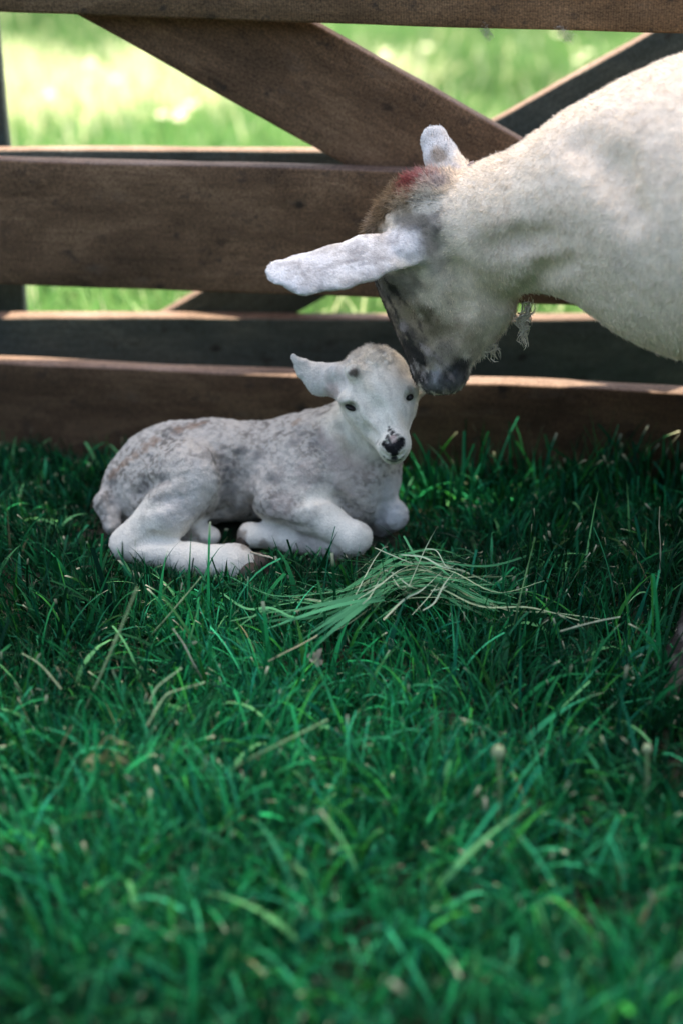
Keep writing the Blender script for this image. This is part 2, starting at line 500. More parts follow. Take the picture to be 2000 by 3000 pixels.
def streaks(p, axis, comp, scale, seed):
    a = nrmz(axis); q = p - (p @ a)[:, None] * a * comp
    return fbm(q, scale, seed, 3)
class Paint:
    """albedo of a coat: a base colour and soft patches, all fixed to points of the body"""
    def __init__(s, base): s.base = np.array(base, float); s.bl = []
    def blob(s, c, r, col, st=1.0, seed=0, ns=120.0, na=0.35, soft=0.5):
        if c is None: return
        s.bl.append((np.array(c, float), r, np.array(col, float), st, seed, ns, na, soft))
    def __call__(s, p):
        c = np.repeat(s.base[None], len(p), 0)
        if getattr(s, 'mott', False):
            m1 = sstep(fbm(p, 210.0, 91, 3), 0.46, 0.62); m2 = sstep(fbm(p, 26.0, 95, 3), 0.34, 0.66)
            m = (m1 * (0.34 + 0.66 * m2) + 0.24 * m2)[:, None] * 0.72
            c = c * (1 - m) + np.array([0.17, 0.155, 0.14]) * m
        if getattr(s, 'pre', None): c = s.pre(p, c)
        for (q, r, col, st, seed, ns, na, soft) in s.bl:
            d = np.linalg.norm(p - q, axis=1) / r
            near = d < 1.8
            if not near.any(): continue
            w = np.zeros(len(p)); pn = p[near]
            dd = d[near] + (fbm(pn, ns, seed + 3) - 0.5) * 2 * na + (fbm(pn, 30.0, seed + 5, 2) - 0.5) * 0.5
            w[near] = st * (1 - sstep(dd, 1 - soft, 1 + soft * 0.3))
            c = c * (1 - w[:, None]) + col * w[:, None]
        if getattr(s, 'post', None): c = s.post(p, c)
        return c

def sample_surface(V, Q, n, dens=None, seed=1):
    r = np.random.default_rng(seed)
    T = np.vstack([Q[:, [0, 1, 2]], Q[:, [0, 2, 3]]])
    A, B, C = V[T[:, 0]], V[T[:, 1]], V[T[:, 2]]
    ar = np.linalg.norm(np.cross(B - A, C - A), axis=1)
    if dens is not None: ar = ar * dens((A + B + C) / 3)
    t = r.choice(len(T), n, p=ar / ar.sum())
    u = r.random(n); v = r.random(n); f = u + v > 1; u[f] = 1 - u[f]; v[f] = 1 - v[f]
    return A[t] + (B - A)[t] * u[:, None] + (C - A)[t] * v[:, None]

def hair_obj(name, pos, nrm, flow, length, radius, col, mat, parent, lift=0.5, curl=0.25, seg=4, seed=3):
    """curves growing from pos; flow: unit-ish tangent field; lift: how far it stands off the skin"""
    r = np.random.default_rng(seed); n = len(pos)
    tan = flow - nrm * (flow * nrm).sum(1)[:, None]; tan /= np.linalg.norm(tan, axis=1)[:, None] + 1e-9
    lf = lift if np.ndim(lift) else np.full(n, lift)
    d0 = nrm * lf[:, None] + tan * (1 - lf)[:, None] + r.normal(size=(n, 3)) * curl
    d0 /= np.linalg.norm(d0, axis=1)[:, None]
    d1 = d0 * 0.6 + tan * 0.5 + r.normal(size=(n, 3)) * curl; d1 /= np.linalg.norm(d1, axis=1)[:, None]
    ts = np.linspace(0, 1, seg)
    pts = pos[:, None] - nrm[:, None] * 0.0006 + (d0[:, None] * (ts - 0.5 * ts ** 2)[None, :, None] + d1[:, None] * (0.5 * ts ** 2)[None, :, None]) * np.asarray(length).reshape(-1, 1, 1)
    rad = (np.asarray(radius).reshape(-1, 1) * (1 - 0.75 * ts[None])).astype(np.float32) * np.ones((n, 1), np.float32)
    hc = bpy.data.hair_curves.new(name)
    hc.add_curves([seg] * n)
    hc.attributes['position'].data.foreach_set('vector', pts.astype(np.float32).ravel())
    ra = hc.attributes.get('radius') or hc.attributes.new('radius', 'FLOAT', 'POINT')
    ra.data.foreach_set('value', rad.ravel())
    ca = hc.attributes.new('col', 'FLOAT_COLOR', 'POINT')
    c4 = np.ones((n, seg, 4), np.float32); c4[:, :, :3] = col[:, None]
    ca.data.foreach_set('color', c4.ravel())
    hc.materials.append(mat)
    o = bpy.data.objects.new(name, hc)
    return link(o, parent)

# ------------------------------------------------------------------ ewe
EWE = Shape()
YH = -0.25
def e_(px, py, Y=YH): return P(px, py, Y)
s = EWE
# head
s.ell(e_(1240, 685), (0.062, 0.054, 0.066), k=0.02)
s.ell(e_(1322, 822), (0.074, 0.056, 0.078), k=0.03)                  # cheek and jaw angle
s.cap(e_(1178, 790), e_(1262, 1052, YH - 0.01), 0.036, 0.029, k=0.03)   # face front
s.cap(e_(1385, 880), e_(1305, 1072, YH - 0.01), 0.050, 0.026, k=0.03)   # lower jaw
s.ell(e_(1298, 1098, YH - 0.012), (0.032, 0.030, 0.022), k=0.018)      # muzzle
s.ell(e_(1262, 1098, YH - 0.012), (0.018, 0.024, 0.022), k=0.012)
s.cap(e_(1125, 700, YH), e_(1245, 568, YH), 0.016, 0.016, k=0.02)    # woolly poll
# neck
s.cap(e_(1350, 670), e_(1520, 648, -0.27), 0.066, 0.079, k=0.03)
s.cap(e_(1520, 648, -0.27), e_(1720, 585, -0.29), 0.079, 0.088, k=0.03)
s.cap(e_(1720, 585, -0.29), e_(2030, 605, -0.32), 0.086, 0.160, k=0.04)
# trunk
s.cap(e_(2030, 605, -0.32), (0.95, -0.33, 0.50), 0.162, 0.185, k=0.08)
s.cap((0.95, -0.33, 0.50), (1.22, -0.33, 0.53), 0.185, 0.155, k=0.08)
s.ell((0.85, -0.33, 0.46), (0.33, 0.19, 0.18), k=0.08)
# forelegs
KN = e_(2150, 1560, -0.52)
FET = e_(2012, 1975, -0.585)
HOOF = e_(2002, 2085, -0.60); HOOF[2] = 0.02
s.cap((0.56, -0.42, 0.42), KN, 0.062, 0.032, k=0.05)
s.cap(KN, FET, 0.029, 0.026, k=0.02)
s.ell(FET, (0.031, 0.034, 0.034), k=0.02)
s.cap(FET, HOOF, 0.028, 0.026, k=0.02)
s.cap((0.60, -0.22, 0.42), (0.66, -0.22, 0.24), 0.060, 0.030, k=0.05)
s.cap((0.66, -0.22, 0.24), (0.67, -0.21, 0.07), 0.026, 0.021, k=0.02)
s.cap((0.67, -0.21, 0.07), (0.65, -0.215, 0.015), 0.024, 0.024, k=0.02)
# hind legs
for yy in (-0.44, -0.22):
    s.cap((1.20, yy, 0.46), (1.24, yy, 0.30), 0.095, 0.05, k=0.06)
    s.cap((1.24, yy, 0.30), (1.33, yy, 0.22), 0.045, 0.028, k=0.03)
    s.cap((1.33, yy, 0.22), (1.30, yy, 0.06), 0.024, 0.021, k=0.02)
    s.cap((1.30, yy, 0.06), (1.27, yy, 0.015), 0.024, 0.024, k=0.02)
s.cap((1.36, -0.33, 0.60), (1.40, -0.33, 0.42), 0.028, 0.018, k=0.03)   # tail
# ears: flattened leaf shapes
EN = nrmz((0.10, -0.62, 0.75))
ea = [e_(1180, 728, -0.305), e_(1085, 752, -0.325), e_(985, 783, -0.34), e_(885, 804, -0.352), e_(820, 797, -0.358)]
er = [0.026, 0.0315, 0.0305, 0.0275, 0.0175]
s.cap(e_(1235, 700, -0.285), ea[0], 0.026, 0.022, k=0.02, flat=EN, f=1.5)
for i in range(4):
    s.cap(ea[i], ea[i + 1], er[i], er[i + 1], k=0.008, flat=EN, f=4.4)
FN = nrmz((0.25, -0.9, 0.15))
fa = [e_(1335, 500, -0.20), e_(1293, 460, -0.185), e_(1272, 412, -0.175)]
s.cap(e_(1350, 535, -0.21), fa[0], 0.022, 0.018, k=0.02, flat=FN, f=1.4)
s.cap(fa[0], fa[1], 0.017, 0.0215, k=0.01, flat=FN, f=2.6)
s.cap(fa[1], fa[2], 0.0215, 0.0190, k=0.01, flat=FN, f=2.6)
# hollow on the far ear, cheek line, eye socket, nostril and mouth
s.cap(e_(1308, 470, -0.205), e_(1290, 405, -0.195), 0.007, 0.009, k=0.01, sub=True)
h = EWE.hit(1090, 838)
EYE_E = h
s.cap(e_(1205, 870, YH - 0.066), e_(1285, 985, YH - 0.055), 0.005, 0.005, k=0.022, sub=True)
s.crease([(1440, 722), (1520, 705), (1600, 690)], 0.002, 0.03)
s.crease([(1540, 850), (1600, 800), (1660, 775)], 0.003, 0.025)
s.crease([(1700, 420), (1800, 500), (1850, 620)], 0.004, 0.04)
s.crease([(1290, 720), (1330, 800), (1340, 900), (1320, 990)], 0.005, 0.025)
s.crease([(1155, 860), (1200, 940), (1245, 1010)], 0.0055, 0.02)
s.crease([(1232, 1035), (1236, 1075), (1246, 1112)], 0.0035, 0.006)
s.crease([(1180, 800), (1130, 812), (1092, 830)], 0.006, 0.014)
h = EWE.hit(1262, 1105)
if h is not None:
    s.cap(h + np.array([0.006, -0.004, 0.012]), h + np.array([-0.002, -0.004, -0.002]), 0.003, 0.004, k=0.007, sub=True)
h = EWE.hit(1330, 1085)
if h is not None:
    s.cap(h + np.array([0.012, -0.001, 0.016]), h + np.array([-0.008, -0.001, -0.008]), 0.002, 0.002, k=0.006, sub=True)

ewe_V, ewe_Q = surface_nets(EWE, (-0.17, -0.72, -0.02), (1.48, -0.08, 0.80), 0.0038, 0.030)
N0 = EWE.grad(ewe_V)
hx = ewe_V[:, 0]
wool_w = sstep(hx, 0.10, 0.18)
disp = (fbm(ewe_V, 9.0, 3, 2) - 0.5) * 0.008 + (fbm(ewe_V * np.array([1, 1, 2.2]), 70.0, 4, 2) - 0.5) * 0.0018
ridge = np.abs(fbm(ewe_V * np.array([1.0, 1.0, 1.6]), 11.0, 14, 2) - 0.5)
disp += -0.0006 * (1 - sstep(ridge, 0.0, 0.08))
ewe_V = ewe_V + N0 * (disp * (0.06 + 0.94 * wool_w))[:, None] * (ewe_V[:, 2] > 0.25)[:, None]

pw_ = np.zeros(len(ewe_V))
for q in (e_(1075, 668), e_(1105, 615), e_(1150, 565), e_(1205, 530), e_(1245, 515), e_(1130, 640), e_(1180, 590)):
    pw_ = np.maximum(pw_, 1 - sstep(np.linalg.norm(ewe_V - q, axis=1), 0.022, 0.045))
for q in (e_(1395, 1005), e_(1440, 960), e_(1480, 930), e_(1530, 880)):
    pw_ = np.maximum(pw_, 0.6 * (1 - sstep(np.linalg.norm(ewe_V - q, axis=1), 0.012, 0.03)))
ewe_V = ewe_V + N0 * ((fbm(ewe_V, 105.0, 41, 3) - 0.42) * 0.016 * pw_)[:, None]
PE = Paint((0.95, 0.82, 0.675))
hp = EWE.hit
FA = nrmz(e_(1275, 1070) - e_(1130, 820))
def ewe_post(p, c):
    a0 = e_(1125, 830); L = np.linalg.norm(e_(1285, 1110) - a0)
    h = np.clip((p - a0) @ FA, 0, L); dl = np.linalg.norm(p - a0 - h[:, None] * FA, axis=1)
    w = 1 - sstep(dl, 0.035, 0.058)                                   # the mottled front of the face
    n = streaks(p, FA, 0.68, 120.0, 77)
    thr = 0.57 - 0.13 * (1 - sstep(dl, 0.02, 0.05)) - 0.05 * sstep(h / L, 0.45, 0.9)
    m = (sstep(n, thr, thr + 0.08) * w * 0.92)[:, None]
    c = c * (1 - m) + np.array([0.05, 0.045, 0.042]) * m
    n2 = streaks(p, FA, 0.7, 150.0, 78); m2 = (sstep(n2, 0.62, 0.70) * w * 0.7 * sstep(h / L, 0.3, 0.6))[:, None]
    c = c * (1 - m2) + np.array([0.52, 0.43, 0.40]) * m2
    for i in range(4):
        ad = ea[i + 1] - ea[i]; La = np.linalg.norm(ad); ad = ad / La
        hh = np.clip((p - ea[i]) @ ad, 0, La); dd = np.linalg.norm(p - ea[i] - hh[:, None] * ad, axis=1)
        we = 1 - sstep(dd, 0.032, 0.036); ns = streaks(p, ad, 0.5, 170.0, 60)
        m3 = (sstep(ns, 0.50, 0.64) * we * 0.34)[:, None]; c = c * (1 - m3) + np.array([0.27, 0.25, 0.25]) * m3
    # faint grubby mottling of the shorn wool
    k = sstep(fbm(p * np.array([1, 1, .7]), 22.0, 80, 3), 0.50, 0.72)[:, None] * 0.16 * (1 - w)[:, None]
    c = c * (1 - k) + c * np.array([0.80, 0.74, 0.66]) * k
    k = sstep(fbm(p, 45.0, 81, 2), 0.60, 0.78)[:, None] * 0.2 * (1 - w)[:, None]
    c = c * (1 - k) + np.array([0.66, 0.60, 0.56]) * k
    fs = streaks(p, (0.35, 0, -1), 0.75, 150.0, 83)[:, None]
    return c * (1 + (fs - 0.5) * 0.3 * (1 - w)[:, None])
PE.post = ewe_post
cream = (0.80, 0.74, 0.63); grey = (0.10, 0.095, 0.09); brown = (0.30, 0.20, 0.115); blk = (0.025, 0.024, 0.024)
for (x, y) in ((1700, 450), (1850, 700), (1600, 700), (1950, 400)):
    PE.blob(hp(x, y), 0.07, (0.95, 0.82, 0.69), 0.6, x, 40, 0.5)
for (x, y) in ((1400, 735), (1440, 720), (1540, 690), (1620, 660), (1690, 650), (1750, 740), (1800, 800), (1250, 560)):
    PE.blob(hp(x, y), 0.035, (0.74, 0.64, 0.51), 0.3, x, 60, 0.6)  # faint darker band paints the shading along the neck and throat fold
# muzzle, face and ear markings
PE.blob(e_(1200, 950, YH), 0.10, (0.43, 0.325, 0.235), 0.95, 2, 90, 0.5)
for (x, y) in ((1330, 980), (1370, 1000), (1300, 1010), (1380, 960)):
    PE.blob(hp(x, y), 0.024, (0.50, 0.41, 0.30), 0.6, x, 120, 0.7)
PE.blob(hp(1370, 850), 0.052, (0.90, 0.77, 0.61), 0.85, 7, 60, 0.4)
PE.blob(hp(1226, 625), 0.036, grey, 0.80, 11, 150, 0.5)
PE.blob(hp(1245, 700), 0.026, grey, 0.7, 12, 150, 0.5)
PE.blob(hp(1275, 770), 0.02, (0.3, 0.28, 0.25), 0.5, 13, 150, 0.5)
for (x, y, Y) in ((1075, 672, YH), (1105, 620, YH), (1150, 572, YH), (1190, 560, YH), (1130, 660, YH), (1085, 640, YH + 0.04), (1150, 560, YH + 0.05)):
    PE.blob(e_(x, y, Y) , 0.034, brown, 0.9, x, 130, 0.35)
PE.blob(hp(1188, 585), 0.022, (0.45, 0.36, 0.25), 0.7, 3, 120, 0.4)
PE.blob(e_(1225, 520, YH), 0.028, (0.42, 0.09, 0.10), 0.85, 4, 150, 0.6)
PE.blob(e_(1280, 510, YH - 0.02), 0.022, (0.50, 0.42, 0.44), 0.8, 5, 120, 0.4)
PE.blob(hp(1250, 590), 0.02, (0.74, 0.69, 0.6), 0.8, 6, 80, 0.4)
PE.blob(hp(1125, 838), 0.032, grey, 0.85, 21, 150, 0.45)
PE.blob(hp(1185, 830), 0.026, (0.2, 0.19, 0.17), 0.7, 22, 150, 0.5)
for (x, y) in ((1085, 860), (1093, 895), (1104, 930), (1120, 965), (1138, 1000), (1158, 1035), (1180, 1070), (1200, 1105)):
    PE.blob(e_(x, y, YH), 0.026, blk, 0.97, x, 110, 0.30)
for (x, y) in ((1175, 985), (1190, 1010), (1205, 1040), (1222, 1065), (1165, 950), (1228, 1010), (1150, 925), (1222, 1035), (1200, 975), (1243, 1048)):
    q = hp(x, y)
    PE.blob(q, 0.012, (0.06, 0.055, 0.055), 0.75, x * 3, 120, 0.9, 0.8)
for (x, y) in ((1160, 995), (1205, 1075), (1178, 955)):
    PE.blob(hp(x, y), 0.008, (0.46, 0.37, 0.36), 0.8, x, 120, 0.9)
for (x, y) in ((1232, 905), (1250, 932), (1268, 958), (1246, 915)):
    PE.blob(hp(x, y), 0.015, (0.13, 0.11, 0.065), 0.6, x, 120, 0.9, 0.8)
PE.blob(hp(1300, 1045), 0.026, (0.25, 0.23, 0.19), 0.6, 31, 170, 0.5)
PE.blob(hp(1270, 1120), 0.022, (0.36, 0.36, 0.40), 0.9, 32, 150, 0.3)
PE.blob(hp(1345, 1085), 0.024, (0.035, 0.035, 0.037), 0.95, 33, 150, 0.3)
PE.blob(hp(1322, 1120), 0.022, (0.09, 0.09, 0.095), 0.9, 34, 150, 0.3)
PE.blob(hp(1235, 1105), 0.012, blk, 0.9, 35, 150, 0.3)
# ears
for i in range(5):
    PE.blob(ea[i], 0.045 if i else 0.03, (0.82, 0.82, 0.85), 0.9, 40 + i, 160, 0.2)
for (x, y, r_) in ((1000, 745, .014), (1050, 740, .016), (960, 790, .016), (1100, 765, .012), (900, 812, .014), (1030, 800, .012), (1110, 700, .014), (930, 840, .012), (1150, 700, .012), (870, 790, .012)):
    PE.blob(hp(x, y), r_, (0.30, 0.29, 0.30), 0.55, x, 220, 0.9, 0.8)
PE.blob(fa[2], 0.045, (0.74, 0.75, 0.78), 0.85, 51, 150, 0.2)
PE.blob(hp(1285, 455), 0.011, (0.36, 0.29, 0.22), 0.8, 52, 150, 0.4)
PE.blob(hp(1310, 500), 0.018, (0.60, 0.56, 0.60), 0.7, 53, 150, 0.4)
# dark lower legs
PE.blob(FET, 0.14, (0.055, 0.045, 0.040), 1.0, 61, 120, 0.2)
PE.blob(HOOF, 0.07, (0.035, 0.030, 0.028), 1.0, 62, 120, 0.2)
for q in ((0.67, -0.21, 0.05), (1.30, -0.44, 0.05), (1.30, -0.22, 0.05)):
    PE.blob(q, 0.11, (0.055, 0.045, 0.040), 1.0, 63, 120, 0.2)

ewe = empty('ewe', (0.9, -0.33, 0.0)); bpy.context.view_layer.update()
tag(ewe, 'freshly shorn cream ewe bending its mottled grey head down to the lying lamb', 'sheep')
def child_world(o, parent):
    o.parent = parent; o.matrix_parent_inverse = parent.matrix_world.inverted(); return o
body = mesh_np('body', ewe_V, ewe_Q, M_SKIN, None, PE(ewe_V) * 0.92)
child_world(body, ewe)

flowpts = [(e_(1228, 620), (-1, 0, .3)), (e_(1180, 880), (0.25, 0, -1)), (e_(1260, 1000), (0.2, 0, -1)), (e_(1330, 860), (0.6, 0, -.8)), (e_(1400, 950), (0.3, 0, -1)),
           (e_(1500, 650), (0.5, 0, -.4)), (e_(1800, 600), (0.4, 0, -.6)), ((0.9, -0.33, 0.5), (0.3, 0, -1)),
           (ea[0], ea[1] - ea[0]), (ea[1], ea[2] - ea[1]), (ea[2], ea[3] - ea[2]), (ea[3], ea[4] - ea[3]), (ea[4], ea[4] - ea[3]),
           (fa[0], fa[1] - fa[0]), (fa[2], fa[2] - fa[1]), (FET, (0, 0, -1)), (KN, (0, 0, -1)), (e_(1300, 1100), (0, 0, -1))]
def flow_field(pos, fp):
    C = np.array([np.array(a, float) for a, _ in fp]); D = np.array([nrmz(b) for _, b in fp])
    d2 = ((pos[:, None] - C[None]) ** 2).sum(2); w = 1 / (d2 ** 1.5 + 1e-7)
    return (w[:, :, None] * D[None]).sum(1) / w.sum(1)[:, None]
def ewe_dens(c):
    d = np.where(c[:, 0] < 0.58, 1.0, 0.08)
    d = np.where(c[:, 0] < 0.20, 2.4, d)
    d = np.where(c[:, 2] < 0.2, 1.2, d)
    return d
pos = sample_surface(ewe_V, ewe_Q, 210000, ewe_dens, 5)
nr = EWE.grad(pos)
fl = flow_field(pos, flowpts)
col = PE(pos)
r = np.random.default_rng(8)
pollw = np.zeros(len(pos))
for q in (e_(1085, 660), e_(1120, 600), e_(1165, 555), e_(1215, 530), e_(1250, 515)):
    pollw = np.maximum(pollw, 1 - sstep(np.linalg.norm(pos - q, axis=1), 0.03, 0.055))
jaww = np.maximum.reduce([1 - sstep(np.linalg.norm(pos - q, axis=1), 0.02, 0.05) for q in (e_(1450, 950), e_(1400, 1010), e_(1540, 880))])
ln = 0.0028 + 0.0010 * r.random(len(pos)) + 0.0022 * sstep(pos[:, 0], 0.12, 0.2) + pollw * 0.009 + jaww * 0.004
ln *= 0.6 + 0.8 * r.random(len(pos))
eard = np.min([np.linalg.norm(pos - q, axis=1) for q in ea], axis=0)
ln = np.where(eard < 0.05, 0.0016 + 0.001 * r.random(len(pos)), ln)
hd = ((pos[:, 0] < 0.14) & (eard > 0.045))[:, None]
colj = col * np.where(hd, 0.48 + 0.80 * r.random((len(pos), 1)), 0.72 + 0.46 * r.random((len(pos), 1))) * (0.84 + 0.30 * vnoise(pos, 330.0, 5))[:, None]
lift = np.clip(0.22 + pollw * 0.45 + 0.05 * sstep(pos[:, 0], .1, .25), 0, 1)
wool = hair_obj('wool', pos, nr, fl, ln, 0.00026 + 0.00010 * r.random(len(pos)) + 0.00012 * (pos[:, 0] < 0.14), colj, M_HAIR, None, lift=lift, curl=(0.26 + 0.34 * pollw)[:, None], seed=9)
child_world(wool, ewe)

def ball(name, c, rad, mat, parent, n=24, ax=None):
    u = np.linspace(0, np.pi, n // 2 + 1)[1:-1]; v = np.linspace(0, 2 * np.pi, n, endpoint=False)
    U, W = np.meshgrid(u, v, indexing='ij')
    S_ = np.stack([np.sin(U) * np.cos(W), np.sin(U) * np.sin(W), np.cos(U)], -1).reshape(-1, 3)
    S_ = np.vstack([S_, [0, 0, 1], [0, 0, -1]]) * np.array(rad)
    if ax is not None: S_ = S_ @ np.array(ax)
    V = S_ + np.array(c); m = len(u)
    F = []
    i, j = np.meshgrid(np.arange(m - 1), np.arange(n), indexing='ij')
    F = np.stack([(i * n + j).ravel(), ((i + 1) * n + j).ravel(), ((i + 1) * n + (j + 1) % n).ravel(), (i * n + (j + 1) % n).ravel()], 1)
    jj = np.arange(n)
    T = np.vstack([np.stack([np.full(n, m * n), jj, (jj + 1) % n], 1), np.stack([np.full(n, m * n + 1), (m - 1) * n + (jj + 1) % n, (m - 1) * n + jj], 1)])
    o = mesh_np(name, V, [F, T], mat)
    return child_world(o, parent)
if EYE_E is not None:
    ball('eye', EYE_E + np.array([0.004, 0.006, 0]), (0.011, 0.011, 0.011), M_EYE, ewe)

def tuft(name, path, n, spread, length, parent, base, seed, rad=0.0006, kinky=0.4):
    """a ragged lock: twisted strands of matted wool that follow a path"""
    r = np.random.default_rng(seed); path = np.array(path); V = []; F = []; C = []; m = 9; ns = 5
    for k in range(n):
        t0 = r.random() ** 1.5 * 0.7; t1 = min(1.0, t0 + r.uniform(0.25, 0.75))
        t = np.linspace(t0, t1, m) * (len(path) - 1 - 1e-6); i = t.astype(int); f = (t - i)[:, None]
        c = path[i] * (1 - f) + path[i + 1] * f
        ph = r.uniform(0, 6.28, 3); fr = r.uniform(0.8, 2.4)
        off = r.normal(size=3) * spread
        c = c + off * (1 - 0.5 * t0) + np.sin(ph + np.linspace(0, 6.28, m)[:, None] * fr) * spread * kinky * r.uniform(.5, 1.4)
        rr = rad * r.uniform(0.6, 1.5) * np.sqrt(np.clip(1 - np.linspace(-.6, 1, m) ** 4, 0.05, 1)); b0 = len(V)
        for j in range(m):
            d = c[min(j + 1, m - 1)] - c[max(j - 1, 0)]; d /= np.linalg.norm(d) + 1e-9
            u = np.cross(d, (0.31, 0.52, 0.79)); u /= np.linalg.norm(u) + 1e-9; v = np.cross(d, u)
            for q in range(ns):
                a_ = 6.283 * q / ns; V.append(c[j] + (u * math.cos(a_) + v * math.sin(a_)) * rr[j])
        for j in range(m - 1):
            for q in range(ns):
                F.append([b0 + j * ns + q, b0 + j * ns + (q + 1) % ns, b0 + (j + 1) * ns + (q + 1) % ns, b0 + (j + 1) * ns + q])
        C += [np.array(base) * r.uniform(0.7, 1.15)] * (m * ns)
    o = mesh_np(name, np.array(V), np.array(F), M_STRAW, None, np.array(C))
    return child_world(o, parent)
tc = (0.82, 0.73, 0.60)
tuft('wool_tuft', [e_(1548, 880, -.28), e_(1546, 925, -.285), e_(1520, 935, -.285), e_(1541, 958, -.285), e_(1532, 985, -.285), e_(1533, 1012, -.285)], 60, 0.0038, 0.019, ewe, tc, 71, kinky=0.7)
tuft('wool_tuft', [e_(1395, 1000, -.26), e_(1418, 1008, -.27), e_(1440, 1018, -.27), e_(1450, 1050, -.27)], 44, 0.0036, 0.015, ewe, tc, 73, kinky=0.7)
tuft('wool_tuft', [e_(1400, 1002, -.26), e_(1412, 1025, -.27), e_(1418, 1048, -.27)], 26, 0.0030, 0.014, ewe, tc, 75, kinky=0.7)
tuft('wool_tuft', [e_(1370, 492, -.24), e_(1385, 482, -.24), e_(1392, 492, -.24)], 30, 0.003, 0.009, ewe, (0.70, 0.58, 0.56), 77)

# ------------------------------------------------------------------ lamb
LAMB = Shape(); s = LAMB
YL = -0.20
def l_(px, py, Y=YL): return P(px, py, Y)
def lm(px): return px / 2080.0
# trunk: rump, belly, shoulders
s.ell(l_(468, 1422, -0.17), (0.078, 0.068, 0.066), k=0.03)
s.ell(l_(560, 1372, -0.17), (0.090, 0.066, 0.068), k=0.04)
s.ell(l_(760, 1383, -0.165), (0.110, 0.058, 0.073), k=0.05)
s.ell(l_(925, 1372, -0.175), (0.080, 0.058, 0.077), k=0.04)
s.ell(l_(1036, 1420, -0.20), (0.055, 0.053, 0.064), k=0.035)           # chest
s.cap(l_(980, 1340, -0.18), l_(1080, 1220, -0.18), 0.066, 0.043, k=0.04)  # neck
s.cap(l_(1078, 1400, -0.20), l_(1112, 1260, -0.19), 0.040, 0.034, k=0.03)
# near hind leg
s.ell(l_(545, 1415, -0.225), (0.052, 0.032, 0.058), k=0.018)
s.cap(l_(560, 1400, -0.235), l_(478, 1515, -0.272), 0.046, 0.033, k=0.018)
s.cap(l_(490, 1505, -0.273), l_(370, 1592, -0.29), 0.033, 0.0195, k=0.016)
HK = l_(368, 1598, -0.29)
s.cap(HK, l_(560, 1640, -0.315), 0.0225, 0.0205, k=0.012)
s.cap(l_(560, 1640, -0.315), l_(690, 1650, -0.325), 0.0215, 0.0235, k=0.012)
s.cap(l_(690, 1652, -0.325), l_(732, 1688, -0.328), 0.021, 0.017, k=0.015)
# far hind foot
s.cap(l_(480, 1560, -0.235), l_(612, 1568, -0.250), 0.016, 0.0155, k=0.015)
# near foreleg: upper arm, forearm, knee, cannon folded back
s.cap(l_(800, 1440, -0.235), l_(900, 1400, -0.225), 0.030, 0.040, k=0.022)
s.cap(l_(800, 1470, -0.242), l_(915, 1492, -0.262), 0.028, 0.029, k=0.015)
s.cap(l_(912, 1492, -0.262), l_(1033, 1574, -0.300), 0.029, 0.0195, k=0.015)
s.ell(l_(1040, 1580, -0.300), (0.0225, 0.022, 0.023), k=0.012)
s.cap(l_(1010, 1610, -0.285), l_(850, 1585, -0.255), 0.0165, 0.0145, k=0.012)
s.cap(l_(850, 1580, -0.255), l_(735, 1568, -0.258), 0.0165, 0.0185, k=0.012)
# far foreleg
s.cap(l_(1085, 1475, -0.19), l_(1150, 1505, -0.225), 0.024, 0.0185, k=0.012)
s.cap(l_(1155, 1510, -0.22), l_(1110, 1545, -0.20), 0.018, 0.014, k=0.015)
# tail hugging the rump
s.cap(l_(345, 1410, -0.19), l_(312, 1475, -0.215), 0.017, 0.0145, k=0.014)
s.cap(l_(312, 1475, -0.215), l_(330, 1540, -0.235), 0.0145, 0.012, k=0.012)
# head
YF = -0.235
s.ell(l_(1103, 1125, YF + 0.025), (0.0490, 0.052, 0.048), k=0.02)
s.ell(l_(1108, 1180, YF), (0.0505, 0.045, 0.040), k=0.02)
s.cap(l_(1116, 1180, YF - 0.005), l_(1152, 1288, YF - 0.058), 0.039, 0.0205, k=0.022)
s.ell(l_(1153, 1305, YF - 0.062), (0.0205, 0.019, 0.0175), k=0.012)
s.cap(l_(1108, 1218, YF), l_(1152, 1325, YF - 0.048), 0.030, 0.0155, k=0.018)     # jaw
s.ell(l_(1090, 1078, YF + 0.03), (0.033, 0.036, 0.020), k=0.02)        # topknot
s.ell(l_(1033, 1088, YF - 0.012), (0.011, 0.010, 0.010), k=0.014)
# brow ridges
s.ell(l_(1018, 1172, YF - 0.022), (0.012, 0.012, 0.009), k=0.014)
s.ell(l_(1196, 1140, YF - 0.008), (0.012, 0.012, 0.009), k=0.014)
# ears
LN = nrmz((0.25, -0.85, 0.25))
la = [l_(985, 1112, YF + 0.012), l_(940, 1110, YF + 0.016), l_(895, 1083, YF + 0.018), l_(862, 1046, YF + 0.018)]
s.cap(l_(1010, 1115, YF + 0.012), la[0], 0.022, 0.021, k=0.015, flat=LN, f=1.6)
s.cap(la[0], la[1], 0.0215, 0.0215, k=0.008, flat=LN, f=2.6)
s.cap(la[1], la[2], 0.0215, 0.0125, k=0.008, flat=LN, f=2.6)
s.cap(la[2], la[3], 0.0125, 0.0055, k=0.008, flat=LN, f=2.0)
s.cap(l_(990, 1118, YF - 0.010), l_(905, 1092, YF + 0.000), 0.008, 0.006, k=0.008, sub=True)
s.cap(l_(1195, 1165, YF + 0.02), l_(1236, 1148, YF + 0.03), 0.012, 0.005, k=0.01)
